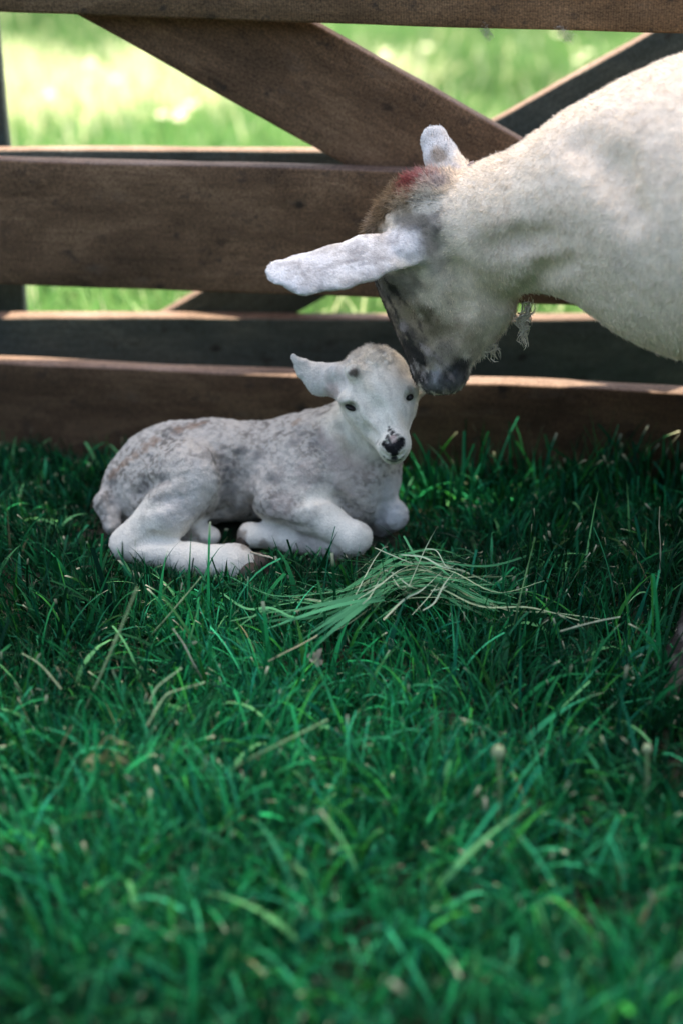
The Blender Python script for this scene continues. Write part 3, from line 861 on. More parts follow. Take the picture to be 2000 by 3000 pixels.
# folds and creases
s.crease([(628, 1310), (655, 1360), (668, 1430), (655, 1500), (610, 1545)], 0.0075, 0.016)
s.crease([(812, 1365), (790, 1410), (765, 1450)], 0.004, 0.012)
s.crease([(745, 1390), (735, 1450), (752, 1510)], 0.004, 0.010)
s.crease([(760, 1515), (830, 1535), (890, 1545)], 0.006, 0.010)
s.crease([(880, 1470), (920, 1455), (990, 1465), (1040, 1500)], 0.005, 0.012)
s.crease([(400, 1450), (430, 1425), (490, 1405)], 0.0035, 0.014)
s.crease([(440, 1490), (480, 1470), (520, 1462)], 0.0035, 0.014)
s.crease([(322, 1420), (326, 1480), (345, 1540)], 0.0045, 0.008)
s.crease([(395, 1600), (450, 1575), (505, 1585)], 0.004, 0.010)
s.crease([(700, 1340), (705, 1400), (700, 1460)], 0.004, 0.014)
s.crease([(1000, 1260), (1040, 1320), (1090, 1365)], 0.005, 0.020)
s.crease([(1125, 1440), (1118, 1480), (1110, 1530)], 0.005, 0.008)
s.crease([(1010, 1195), (1025, 1189), (1045, 1203)], 0.0022, 0.007)
s.crease([(1045, 1225), (1075, 1262), (1105, 1285)], 0.003, 0.014)
s.crease([(1060, 1150), (1100, 1200), (1125, 1250)], 0.003, 0.02)
s.crease([(968, 1090), (972, 1120), (978, 1150)], 0.0035, 0.010)
# eye sockets, nostrils, mouth
EL = LAMB.hit(1023, 1197); ER = LAMB.hit(1202, 1167)
if EL is not None: s.ell(EL, (0.009, 0.005, 0.0045), k=0.010, sub=True)
if ER is not None: s.ell(ER, (0.007, 0.005, 0.0045), k=0.010, sub=True)
for (x, y) in ((1132, 1298), (1170, 1293)):
    q = LAMB.hit(x, y)
    if q is not None: s.ell(q, (0.004, 0.005, 0.0022), k=0.003, sub=True)
q0, q1, q2 = LAMB.hit(1118, 1322), LAMB.hit(1148, 1342), LAMB.hit(1184, 1325)
if q0 is not None and q1 is not None and q2 is not None:
    s.cap(q0, q1, 0.0012, 0.0012, k=0.004, sub=True); s.cap(q1, q2, 0.0012, 0.0012, k=0.004, sub=True)

lV, lQ = surface_nets(LAMB, (-0.38, -0.40, -0.03), (0.16, -0.07, 0.34), 0.0024, 0.022)
LNrm = LAMB.grad(lV)
headc = l_(1110, 1180, YF)
hw = sstep(np.linalg.norm(lV - headc, axis=1), 0.08, 0.12)
lw_ = sstep(np.min([np.linalg.norm(lV - l_(*q), axis=1) for q in ((370, 1595, -.29), (450, 1615, -.3), (530, 1635, -.315), (620, 1645, -.32), (700, 1655, -.325), (930, 1500, -.27), (985, 1540, -.29), (1040, 1580, -.30), (600, 1567, -.25), (760, 1568, -.258), (840, 1575, -.255), (430, 1550, -.285))], axis=0), 0.030, 0.055)
dv = (fbm(lV, 60.0, 3, 3) - 0.5) * 0.0025 + (fbm(lV * np.array([1.6, 1, 0.7]), 26.0, 6, 2) - 0.5) * 0.007
dv += (fbm(lV, 190.0, 8, 2) - 0.5) * 0.0034 * lw_
tk_ = 1 - sstep(np.linalg.norm(lV - l_(1088, 1050, YF + .02), axis=1), 0.02, 0.045)
dv += (fbm(lV, 150.0, 9, 2) - 0.5) * 0.010 * tk_ / (0.15 + 0.85 * hw)
lV = lV + LNrm * (dv * (0.15 + 0.85 * hw))[:, None]

PL = Paint((0.60, 0.56, 0.515))
hp = LAMB.hit
white = (0.88, 0.84, 0.755)
dkg = (0.14, 0.14, 0.145)
r = np.random.default_rng(21)
# mottled grey of the trunk
for k in range(60):
    x = r.uniform(300, 1120); y = r.uniform(1215, 1530)
    q = hp(x, y)
    if q is None or np.linalg.norm(q - headc) < 0.1: continue
    PL.blob(q, r.uniform(0.005, 0.011), np.array(dkg) * r.uniform(0.9, 1.9), r.uniform(0.3, 0.62), k, 160, 0.9, 0.8)
for (x, y, rr) in ((660, 1370, .022), (665, 1440, .022), (620, 1330, .018), (690, 1490, .02), (950, 1290, .018), (975, 1350, .016), (430, 1435, .018), (480, 1410, .015), (960, 1480, .014), (810, 1400, .014), (330, 1400, .014), (880, 1270, .016)):
    PL.blob(hp(x, y), rr, dkg, 0.55, x, 140, 0.8, 0.8)  # darker grey patches set along the folds
for (x, y, rr) in ((980, 1270, .025), (1010, 1340, .03), (1040, 1400, .03), (820, 1480, .025), (900, 1390, .02)):
    PL.blob(hp(x, y), rr, (0.60, 0.50, 0.46), 0.5, x, 80, 0.5)
for (x, y, rr) in ((590, 1380, .026), (600, 1440, .026), (560, 1490, .034), (500, 1520, .03)):
    PL.blob(hp(x, y), rr, (0.66, 0.64, 0.62), 0.6, x, 80, 0.4)
PL.mott = True
LA = nrmz(l_(1150, 1290, YF - 0.05) - l_(1095, 1080, YF))
def lamb_post(p, c):
    w = 1 - sstep(np.linalg.norm(p - headc, axis=1), 0.07, 0.095)
    n = streaks(p, LA, 0.72, 210.0, 33); m = (sstep(n, 0.50, 0.70) * w * 0.42)[:, None]
    c = c * (1 - m) + c * np.array([0.62, 0.61, 0.60]) * m
    n = fbm(p, 38.0, 34, 2); m = (sstep(n, 0.5, 0.75) * w * 0.4)[:, None]
    return c * (1 - m) + c * np.array([0.92, 0.82, 0.72]) * m
PL.post = lamb_post
PL.blob(headc, 0.088, white, 1.0, 1, 60, 0.1, 0.3)
PL.blob(l_(1150, 1310, YF - 0.05), 0.05, white, 1.0, 2, 60, 0.1, 0.3)
for i in range(4): PL.blob(la[i], 0.034, (0.72, 0.70, 0.67), 1.0, 3, 60, 0.1, 0.3)
PL.blob(hp(975, 1150), 0.014, (0.66, 0.50, 0.46), 0.6, 4, 90, 0.4)
for (x, y, rr) in ((1150, 1480, .03), (1160, 1510, .03), (1120, 1500, .022), (1110, 1440, .03)):
    PL.blob(l_(x, y, -0.22), rr * 1.3, (0.68, 0.68, 0.68), 0.8, x, 60, 0.2)
for q in ((930, 1500, -.27, .036), (985, 1540, -.29, .04), (1040, 1580, -.30, .045), (450, 1545, -.285, .045), (372, 1595, -.29, .05), (470, 1620, -.30, .05), (560, 1640, -.315, .05), (640, 1645, -.32, .05), (700, 1655, -.325, .04), (600, 1567, -.25, .03), (740, 1568, -.258, .035), (830, 1575, -.255, .03)):
    PL.blob(l_(*q[:3]), q[3], white, 0.95, int(q[0]), 90, 0.25, 0.5)
for (x, y, rr) in ((560, 1560, .010), (580, 1575, .006), (700, 1575, .013), (715, 1600, .012), (775, 1600, .010)):
    PL.blob(hp(x, y), rr, (0.17, 0.13, 0.10), 0.7, x, 160, 0.7)
# face marks
for (x, y, rr) in ((1124, 1300, .0050), (1133, 1308, .0058), (1143, 1316, .0066), (1154, 1320, .0074), (1154, 1332, .0058), (1163, 1310, .0070), (1171, 1298, .0072), (1177, 1287, .0052), (1157, 1306, .0060), (1155, 1342, .0045)):
    PL.blob(hp(x, y), rr, (0.016, 0.016, 0.018), 1.0, x, 200, 0.2, 0.3)
r2 = np.random.default_rng(5)
for k in range(34):
    x = 1152 + r2.normal() * 11; y = 1278 + r2.normal() * 15
    PL.blob(hp(x, y), r2.uniform(.0016, .0036), (0.04, 0.04, 0.045), 0.85, k, 250, 0.5, 0.5)
for (x, y) in ((1124, 1338), (1134, 1346), (1146, 1351), (1158, 1352), (1170, 1347), (1180, 1338)):
    PL.blob(hp(x, y), 0.0030, (0.05, 0.05, 0.055), 0.8, x, 250, 0.2)
for (x, y) in ((1106, 1292), (1110, 1300), (1100, 1300)):
    PL.blob(hp(x, y), 0.0030, (0.35, 0.32, 0.28), 0.6, x, 250, 0.4)
PL.blob(hp(1152, 1285), 0.005, (0.62, 0.47, 0.44), 0.8, 9, 200, 0.5)
PL.blob(hp(1037, 1092), 0.0085, (0.10, 0.07, 0.055), 0.9, 5, 200, 0.4)
PL.blob(hp(1150, 1350), 0.008, (0.05, 0.055, 0.06), 0.7, 6, 200, 0.3)
for (x, y) in ((1205, 1150), (1198, 1136), (1030, 1182)):
    PL.blob(hp(x, y), 0.005, (0.30, 0.25, 0.19), 0.6, x, 200, 0.5)
for (x, y) in ((1105, 1026), (1120, 1030), (1015, 1058)):
    PL.blob(hp(x, y), 0.007, (0.3, 0.3, 0.3), 0.5, x, 200, 0.6)
# remains of birth dirt along the spine
for (x, y) in ((330, 1385), (365, 1350), (395, 1330), (425, 1305), (455, 1285), (520, 1252), (560, 1240), (870, 1228), (590, 1232), (350, 1365)):
    PL.blob(hp(x, y + 5), 0.010, (0.30, 0.19, 0.13), 0.6, x, 200, 0.8, 0.7)

lamb = empty('lamb', (-0.12, -0.2, 0.0)); bpy.context.view_layer.update()
tag(lamb, 'small white and grey newborn lamb lying in the grass with folded legs', 'lamb')
lb = mesh_np('body', lV, lQ, M_SKIN, None, PL(lV) * 0.9); child_world(lb, lamb)
lflow = [(l_(1100, 1130, YF), (0.0, -.3, -1)), (l_(1110, 1250, YF), (0.1, -.2, -1)), (l_(1090, 1045, YF), (0.1, -.4, 1)), (la[1], la[2] - la[1]), (la[3], la[3] - la[2]), (l_(700, 1380), (-0.4, 0, -1)),
         (l_(450, 1400), (-.5, 0, -1)), (l_(500, 1620, -.3), (1, 0, 0)), (l_(980, 1540, -.29), (.8, 0, -.6)), (l_(1050, 1400), (0, 0, -1))]
pos = sample_surface(lV, lQ, 150000, None, 15)
nr = LAMB.grad(pos); fl = flow_field(pos, lflow); col = PL(pos)
r = np.random.default_rng(18)
ln = (0.0016 + 0.0014 * r.random(len(pos)))
topk = 1 - sstep(np.linalg.norm(pos - l_(1085, 1035, YF + .02), axis=1), 0.02, 0.05)
nosed = np.minimum(np.linalg.norm(pos - l_(1150, 1305, YF - 0.07), axis=1) / 0.026, 1) ** 2
ln = (ln + topk * 0.004) * np.clip(nosed, 0.15, 1)
for E_ in (EL, ER):
    if E_ is not None: ln = ln * np.clip((np.linalg.norm(pos - E_, axis=1) / 0.007) ** 2, 0.3, 1)
colj = col * (0.74 + 0.44 * r.random((len(pos), 1))) * (0.88 + 0.24 * vnoise(pos, 400.0, 5))[:, None]
fz = hair_obj('wool', pos, nr, fl, ln, 0.00024 + 0.0001 * r.random(len(pos)), colj, M_HAIR, None, lift=0.24 + 0.35 * topk, curl=(0.26 + 0.4 * topk)[:, None], seed=19)
child_world(fz, lamb)
if EL is not None:
    axm = np.array([nrmz((1, -0.2, -0.45)), nrmz((0.2, 1, 0)), nrmz((0.45, 0, 1))])
    ball('eye', EL + np.array([0.001, 0.0040, 0.0]), (0.0078, 0.0056, 0.0036), M_EYE, lamb, ax=axm)
if ER is not None:
    axm = np.array([nrmz((1, 0.2, 0.6)), nrmz((-0.2, 1, 0)), nrmz((-0.6, 0, 1))])
    ball('eye', ER + np.array([-0.001, 0.0040, 0.0]), (0.0056, 0.0056, 0.0038), M_EYE, lamb, ax=axm)
# cloven hoof on the near hind foot
def hoof(name, a, b, r0, r1, parent, side):
    H = Shape()
    sd = nrmz(side) * r0 * 0.55
    H.cap(np.array(a) + sd, np.array(b) + sd * 0.8, r0 * 0.72, r1 * 0.7, k=0.002)
    H.cap(np.array(a) - sd, np.array(b) - sd * 0.8, r0 * 0.72, r1 * 0.7, k=0.0015)
    lo = np.minimum(a, b) - r0 * 2.2; hi = np.maximum(a, b) + r0 * 2.2
    V, Q = surface_nets(H, lo, hi, r0 / 9, r0 * 1.2)
    return child_world(mesh_np(name, V, Q, M_HOOF), parent)
hoof('hoof', l_(742, 1666, -0.332), l_(768, 1702, -0.334), 0.0225, 0.014, lamb, (0.5, 0.8, 0.1))
hoof('hoof', l_(722, 1574, -0.258), l_(703, 1592, -0.260), 0.0145, 0.010, lamb, (0.2, 0.9, 0.2))
hh = HOOF.copy()
hoof('hoof', hh + np.array([0, -.005, 0.006]), hh + np.array([-0.02, -0.012, -0.006]), 0.027, 0.02, ewe, (0.2, 0.9, 0))

# ------------------------------------------------------------------ grass
def ribbons(roots, height, width, az, lean, bend, face, col, seg=6, tipcol=None, name='grass', mat=None, parent=None, hfun=None, cut=None, mx=0.18):
    """upright blades: az direction of lean, lean start angle, bend added along the blade"""
    n = len(roots)
    t = np.linspace(0, 1, seg + 1)
    ang = lean[:, None] + bend[:, None] * t[None] ** 1.4
    ds = height[:, None] / seg
    hz = np.cumsum(np.sin(ang) * ds, 1) - np.sin(ang[:, :1]) * ds
    vz = np.cumsum(np.cos(ang) * ds, 1) - np.cos(ang[:, :1]) * ds
    ctr = np.zeros((n, seg + 1, 3))
    ctr[:, :, 0] = roots[:, 0, None] + hz * np.cos(az)[:, None]
    ctr[:, :, 1] = roots[:, 1, None] + hz * np.sin(az)[:, None]
    ctr[:, :, 2] = roots[:, 2, None] + vz
    w = width[:, None] * np.maximum((1 - t[None] ** 2.2), 0.04) * (0.75 + 0.5 * np.sin(np.pi * np.minimum(t[None] + 0.25, 1)))
    if cut is not None: w = np.where(cut[:, None], np.maximum(w, width[:, None] * 0.75), w)
    side = np.stack([np.cos(face), np.sin(face), np.zeros(n)], 1)[:, None]
    V = np.stack([ctr - side * w[:, :, None] / 2, ctr + side * w[:, :, None] / 2], 2).reshape(-1, 3)
    base = (np.arange(n) * (seg + 1) * 2)[:, None]
    k = np.arange(seg)[None] * 2
    a = base + k
    F = np.stack([a, a + 1, a + 3, a + 2], -1).reshape(-1, 4)
    c = np.repeat(col[:, None], seg + 1, 1)
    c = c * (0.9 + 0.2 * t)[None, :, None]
    if tipcol is not None:
        m = tipcol[:, None, None] * (t[None, :, None] > 0.9)
        c = c * (1 - m) + np.array([0.5, 0.5, 0.36]) * m
    c = np.repeat(c[:, :, None], 2, 2).reshape(-1, 3)
    return V, F, c

def under(x, y, shapes):
    p = np.stack([x, y, np.full_like(x, 0.03)], 1)
    d = np.full(len(x), 9.0)
    for S_ in shapes:
        for z in (0.02, 0.06):
            p[:, 2] = z
            d = np.minimum(d, np.concatenate([S_(c) for c in np.array_split(p, max(1, len(p) // 100000))]))
    return d

def lawn(n, x0, x1, y0, y1, seed, hmin, hmax, wmin=0.0012, wmax=0.0034, flop=1.0):
    r = np.random.default_rng(seed)
    x = r.uniform(x0, x1, n); y = r.uniform(y0, y1, n)
    p = np.stack([x, y, np.zeros(n)], 1)
    cl = fbm(p, 17.0, seed, 2)                                    # clumps with dark gaps between them
    keep = r.random(n) < sstep(cl, 0.30, 0.62) * 0.80 + 0.20
    x, y, p, cl = x[keep], y[keep], p[keep], cl[keep]; n = len(x)
    d = under(x, y, (LAMB,))
    keep = d > 0.002
    x, y, p, cl, d = x[keep], y[keep], p[keep], cl[keep], d[keep]; n = len(x)
    z = ground_h(x, y)
    h = hmin + (hmax - hmin) * r.random(n) ** 1.8
    h *= 0.6 + 0.8 * fbm(p, 6.0, seed + 2, 2)
    nearf = sstep(y + 0.1 * np.maximum(x, 0), -0.42, -0.15)
    h *= 1 - 0.36 * nearf * (1 - 0.9 * sstep(x, 0.15, 0.45))
    front = sstep(0.03 + 0.11 - d, 0.0, 0.10) * (y < -0.15)        # beaten down beside the lamb
    h *= 1 - 0.42 * front
    h *= 0.5 + 0.5 * sstep(d, 0.0, 0.04)
    az = 2 * np.pi * fbm(p, 7.0, seed + 7, 2) * 2.2 + r.normal(size=n) * 0.9
    lean = np.abs(r.normal(size=n)) * 0.34 * flop
    bend = np.abs(r.normal(size=n)) * 1.05 * flop
    face = r.uniform(0, np.pi, n)
    w = wmin + (wmax - wmin) * r.random(n) ** 1.7
    k = r.random(n)[:, None]
    g = np.array([0.003, 0.145, 0.050]) * (1 - k) + np.array([0.007, 0.34, 0.108]) * k
    pal = r.random(n)
    g[pal < 0.16] = np.array([0.030, 0.42, 0.19])
    g[(pal > 0.16) & (pal < 0.24)] = np.array([0.045, 0.42, 0.07])
    g[(pal > 0.86)] = np.array([0.005, 0.22, 0.12])
    g[(pal > 0.24) & (pal < 0.247)] = np.array([0.30, 0.32, 0.16])
    bright = sstep(fbm(p, 3.2, 696, 3), 0.32, 0.68)  # uneven light over the lawn painted into blade colour, darker by the lamb
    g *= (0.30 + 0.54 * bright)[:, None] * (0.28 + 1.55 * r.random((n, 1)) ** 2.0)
    if wmax > 0.0068:
        g[r.random(n) < 0.08] = np.array([0.13, 0.42, 0.16])
    if seed in (36, 37): g *= 0.62  # shade beside the gates painted in: tall blades there darkened
    tip = (r.random(n) < 0.18).astype(float)
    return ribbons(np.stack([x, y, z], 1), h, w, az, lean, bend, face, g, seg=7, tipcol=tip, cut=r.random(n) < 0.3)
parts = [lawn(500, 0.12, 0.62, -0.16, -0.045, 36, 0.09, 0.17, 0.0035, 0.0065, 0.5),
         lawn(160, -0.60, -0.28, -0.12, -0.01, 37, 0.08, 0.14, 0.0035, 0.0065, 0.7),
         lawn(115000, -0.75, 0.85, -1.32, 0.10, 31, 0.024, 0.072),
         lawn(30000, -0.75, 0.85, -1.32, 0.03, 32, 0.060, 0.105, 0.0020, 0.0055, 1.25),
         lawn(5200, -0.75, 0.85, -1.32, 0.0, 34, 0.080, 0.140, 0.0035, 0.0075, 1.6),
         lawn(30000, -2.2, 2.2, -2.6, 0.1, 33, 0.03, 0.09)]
def join(parts):
    V = np.vstack([p[0] for p in parts]); off = 0; Fs = []
    for p in parts: Fs.append(p[1] + off); off += len(p[0])
    return V, np.vstack(Fs), np.vstack([p[2] for p in parts])
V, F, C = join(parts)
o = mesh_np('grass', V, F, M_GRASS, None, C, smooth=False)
tag(o, 'thick dark green grass in the shade round the lamb', 'grass', kind='stuff')

# sunlit meadow beyond the gates
def meadow():
    r = np.random.default_rng(51); n = 150000
    y = 0.30 + 9.5 * r.random(n) ** 1.25; x = r.uniform(-1, 1, n) * (0.9 + 0.42 * y)
    p = np.stack([x, y, np.zeros(n)], 1)
    z = np.where(np.abs(y) < 5, ground_h(x, y), 0)
    h = 0.05 + 0.09 * r.random(n) * (0.5 + fbm(p, 1.2, 3, 2)); w = r.uniform(0.004, 0.010, n)
    az = r.uniform(0, 6.28, n); lean = np.abs(r.normal(size=n)) * .25; bend = np.abs(r.normal(size=n)) * .7
    k = r.random(n)[:, None]
    g = np.array([0.07, 0.21, 0.06]) * (1 - k) + np.array([0.19, 0.33, 0.12]) * k
    g *= (0.45 + 1.1 * fbm(p, 1.1, 6, 3))[:, None]
    # pale flowering patches
    pw = np.zeros(n)
    for (cx, cy, rx, ry) in ((-0.95, 2.9, 0.65, 0.75), (-0.50, 2.7, 0.22, 0.3), (0.20, 3.1, 0.15, 0.30), (-1.45, 3.2, 0.6, 0.7), (-0.60, 3.6, .3, .4)):
        dd = np.sqrt(((x - cx) / rx) ** 2 + ((y - cy) / ry) ** 2)
        pw = np.maximum(pw, 1 - sstep(dd, 0.5, 1.15))
    pale = r.random(n) < pw * 0.66 + 0.03
    g[pale] = np.array([0.62, 0.66, 0.42])
    h[pale] *= 1.15; w[pale] *= 1.6
    face = r.uniform(0, np.pi, n)
    return ribbons(np.stack([x, y, z], 1), h, w, az, lean, bend, face, g, seg=4)
V, F, C = meadow()
o = mesh_np('meadow_grass', V, F, M_MEADOW, None, C, smooth=False)
tag(o, 'bright sunlit meadow grass with pale flowering patches beyond the gates', 'meadow grass', kind='stuff')

def flowers():
    r = np.random.default_rng(57); V = []; F = []; C = []
    spots = [(520, 330), (575, 312), (470, 345), (260, 180), (340, 220), (1240, 130), (1640, 110), (1722, 150), (1700, 195), (1120, 150), (150, 300)]
    for (px, py) in spots:
        for q in range(1 if r.random() < .6 else 2):
            c = G(px + r.normal() * 10, py + r.normal() * 10, 0.12); b0 = len(V)
            for k in range(10):
                a = 2 * np.pi * k / 10; a2 = a + .5
                for (aa, rr, zz) in ((a, .004, 0), (a, .019, .004), (a2, .019, .004), (a2, .004, 0)):
                    V.append(c + np.array([math.cos(aa) * rr, math.sin(aa) * rr * .8, zz + math.sin(aa) * rr * .3]))
                F.append([b0 + 4 * k + i for i in range(4)]); C += [(0.85, 0.86, 0.6)] * 4
            b0 = len(V); V += [c, c + np.array([.004, 0, 0]), np.array([c[0] + .004, c[1] + .02, 0]), np.array([c[0], c[1] + .02, 0])]
            F.append([b0, b0 + 1, b0 + 2, b0 + 3]); C += [(0.1, 0.25, 0.05)] * 4
    return np.array(V), np.array(F), np.array(C)
V, F, C = flowers()
o = mesh_np('meadow_flowers', V, F, M_MEADOW, None, C, smooth=False)
tag(o, 'pale wild flower heads scattered through the sunlit meadow', 'wild flowers', kind='stuff')

# ------------------------------------------------------------------ foliage: shading tree and far shrub
def leaves(n, fn, size, cols, seed):
    r = np.random.default_rng(seed)
    c = fn(r, n); n = len(c)
    a = r.normal(size=(n, 3)); a /= np.linalg.norm(a, axis=1)[:, None]
    b = np.cross(a, r.normal(size=(n, 3))); b /= np.linalg.norm(b, axis=1)[:, None]
    s_ = size * r.uniform(0.6, 1.3, n)[:, None]
    V = np.stack([c - a * s_, c - b * s_ * .45 - a * s_ * .1, c + a * s_, c + b * s_ * .45 - a * s_ * .1], 1).reshape(-1, 3)
    F = np.arange(n * 4).reshape(-1, 4)
    k = r.random(n)[:, None]; col = np.array(cols[0]) * (1 - k) + np.array(cols[1]) * k
    return V, F, np.repeat(col, 4, 0)
def limb(name, pts, rad, mat, parent=None, n=10):
    pts = np.array(pts, float); m = len(pts); V = []; 
    for i in range(m):
        d = pts[min(i + 1, m - 1)] - pts[max(i - 1, 0)]; d /= np.linalg.norm(d)
        u = np.cross(d, (0.3, 0.9, 0.1)); u /= np.linalg.norm(u); v = np.cross(d, u)
        for j in range(n):
            a = 2 * np.pi * j / n; V.append(pts[i] + (u * math.cos(a) + v * math.sin(a)) * rad[i] * (1 + 0.08 * math.sin(3 * a + i)))
    i, j = np.meshgrid(np.arange(m - 1), np.arange(n), indexing='ij')
    F = np.stack([(i * n + j).ravel(), (i * n + (j + 1) % n).ravel(), ((i + 1) * n + (j + 1) % n).ravel(), ((i + 1) * n + j).ravel()], 1)
    return mesh_np(name, np.array(V), F, mat, parent)
HC = 6.2
SH = SUN_DIR / SUN_DIR[2]
EDGE_Y = SH[1] * HC      # over this line the sun just reaches the ground at y=0
tree = empty('broadleaf_tree', (0, 0, 0))
tag(tree, 'leafy broadleaf tree whose crown shades the grass in front of the gate', 'tree')
def crown_pts(r, n):
    x = r.uniform(-1.45, 1.75, n) + SH[0] * HC; y = EDGE_Y - 0.1 - 1.85 * r.random(n)
    z = HC + r.uniform(-0.25, 0.35, n)
    # sheared along the sun so that the leafy edge is compact as seen from the sun
    xg = x - SH[0] * HC
    ed = EDGE_Y - 0.25 + 0.045 * (vnoise(np.stack([x, x * 0, x * 0], 1), 4.0, 2) - 0.5) + 0.09 * sstep(xg, -0.12, 0.0) - 0.05 * sstep(xg, 0.2, 0.3) + (z - HC) * SH[1]
    k = y < ed
    return np.stack([x, y, z], 1)[k]
V, F, C = leaves(60000, crown_pts, 0.032, ((0.03, 0.10, 0.02), (0.06, 0.16, 0.03)), 61)
mesh_np('crown', V, F, M_LEAF, tree, C, smooth=False)
limb('trunk', [(4.2, 1.0, -0.1), (4.15, 1.05, 1.6), (4.0, 1.2, 3.6), (3.5, 1.5, 5.2), (2.6, 1.8, 6.1), (1.4, 1.9, 6.25), (-0.2, 1.8, 6.3)], [0.24, 0.20, 0.17, 0.13, 0.08, 0.04, 0.015], W_GREY, tree)
limb('branch', [(3.6, 1.45, 5.1), (2.9, 1.2, 5.9), (1.8, 1.0, 6.2), (0.6, 0.9, 6.3)], [0.07, 0.05, 0.03, 0.012], W_GREY, tree)

def shrub(name, cx, cy, rx, ry, h, n, seed, label, cols):
    t = empty(name, (cx, cy, 0)); tag(t, label, 'shrub', 'shrubs at the far side of the meadow')
    def fn(r, m):
        v = r.normal(size=(m, 3)); v /= np.linalg.norm(v, axis=1)[:, None]; rr = r.random(m)[:, None] ** 0.4
        q = v * rr * np.array([rx, ry, h * 0.55]) + np.array([0, 0, h * 0.5])
        kk = fbm(q + seed, 3.5, seed, 2) > 0.42
        return q[kk & (q[:, 2] > 0.0)]
    V, F, C = leaves(n, fn, 0.045, cols, seed)
    mesh_np('crown', V, F, M_LEAF, t, C, smooth=False)
    limb('trunk', [(0, 0, -0.05), (0.03, 0, h * .3), (-.03, 0.02, h * .7)], [0.05, 0.035, 0.015], W_GREY, t)
shrub('shrub', 0.98, 4.75, 0.50, 0.35, 0.6, 9000, 71, 'dark green shrub beyond the meadow below the right end of the top rail', ((0.005, 0.028, 0.010), (0.010, 0.045, 0.016)))  # leaf colours darkened to stand for foliage in shade
shrub('shrub', 3.2, 8.2, 1.1, 0.7, 1.5, 7000, 73, 'dark green shrub partly outside the view beyond the larger gap', ((0.005, 0.028, 0.010), (0.010, 0.045, 0.016)))

sky_blocker = empty('sky_blocker', (0, -6.0, 0)); tag(sky_blocker, 'unseen wall of dark leaves added behind the camera to block low sky light', 'sky_blocker')  # added out of view to cut the frontal sky light on the animals
def sky_blocker_pts(r, n):
    q = np.stack([r.uniform(-8, 8, n), r.uniform(-0.5, 0.5, n), r.uniform(0, 3.0, n)], 1)
    return q[np.abs(q[:, 1]) < 0.5 - 0.25 * vnoise(q, 1.5, 4) ]
V, F, C = leaves(45000, sky_blocker_pts, 0.10, ((0.012, 0.04, 0.012), (0.025, 0.065, 0.02)), 81)
mesh_np('sky_blocker_leaves', V, F, M_LEAF, sky_blocker, C, smooth=False)
limb('trunk', [(0, 0, -0.1), (0.05, 0, 1.5), (-0.03, 0, 2.4)], [0.08, 0.06, 0.02], W_GREY, sky_blocker)  # trunk of the added sky blocker, out of view

# ------------------------------------------------------------------ loose stems and debris
def strip(path, width, col, flat=(0, 0, 1), tip=True, nseg=14, taper0=0.6):
    """smooth ribbon through control points"""
    p = np.array(path, float); m = len(p)
    pp = np.vstack([2 * p[0] - p[1], p, 2 * p[-1] - p[-2]])
    t = np.linspace(0, m - 1 - 1e-6, nseg + 1); i = t.astype(int); f = (t - i)[:, None]
    P0, P1, P2, P3 = pp[i], pp[i + 1], pp[i + 2], pp[i + 3]
    c = 0.5 * ((2 * P1) + (-P0 + P2) * f + (2 * P0 - 5 * P1 + 4 * P2 - P3) * f ** 2 + (-P0 + 3 * P1 - 3 * P2 + P3) * f ** 3)
    d = np.gradient(c, axis=0); d /= np.linalg.norm(d, axis=1)[:, None]
    s_ = np.cross(d, np.array(flat, float)); s_ /= np.linalg.norm(s_, axis=1)[:, None] + 1e-9
    u = np.linspace(0, 1, nseg + 1)
    w = width * (taper0 + (1 - taper0) * np.sin(np.pi * np.minimum(u * 0.9 + 0.1, 1))) * (np.maximum(1 - u ** 3, 0.1) if tip else 1)
    V = np.stack([c - s_ * w[:, None] / 2, c + s_ * w[:, None] / 2], 1).reshape(-1, 3)
    k = np.arange(nseg) * 2
    F = np.stack([k, k + 1, k + 3, k + 2], 1)
    return V, F, np.repeat(np.array(col, float)[None], len(V), 0)

def g_(px, py, z): return G(px, py, z)
# pile of pulled grass in front of the lamb
r = np.random.default_rng(91); ps = []
for k in range(85):
    x0 = r.uniform(640, 1200); x1 = x0 + r.uniform(220, 620)
    if k % 4 == 0: x0, x1 = r.uniform(950, 1250), r.uniform(1300, 1620)
    def yc(x): return 1790 - 95 * math.exp(-((x - 1210) / 300) ** 2) + 14 * math.sin(x / 70.0)
    dz = r.uniform(-0.022, 0.014); oy = r.normal() * 30; sl = r.normal() * 50 - 15; cv = r.normal() * 40
    pts = []
    for q in np.linspace(0, 1, 5):
        x = x0 + (x1 - x0) * q
        hump = math.exp(-((x - 1200) / 250) ** 2)
        z = 0.058 + 0.016 * hump + dz + r.normal() * 0.005 - 0.03 * abs(q - 0.5) ** 2 * 4 * r.random()
        pts.append(g_(x, yc(x) + oy + sl * (q - .5) + cv * (q - .5) ** 2 * 4 + 10 * r.normal(), z))
    if r.random() < 0.5: pts = pts[::-1]
    u = r.random()
    c = np.array([0.09, 0.34, 0.15]) if u < 0.52 else (np.array([0.34, 0.46, 0.27]) if u < 0.66 else np.array([0.04, 0.20, 0.09]))
    ps.append(strip(pts, r.uniform(0.0016, 0.0050), c * r.uniform(0.8, 1.15), flat=nrmz((r.normal() * .5, r.normal() * .6, 1)), nseg=22))
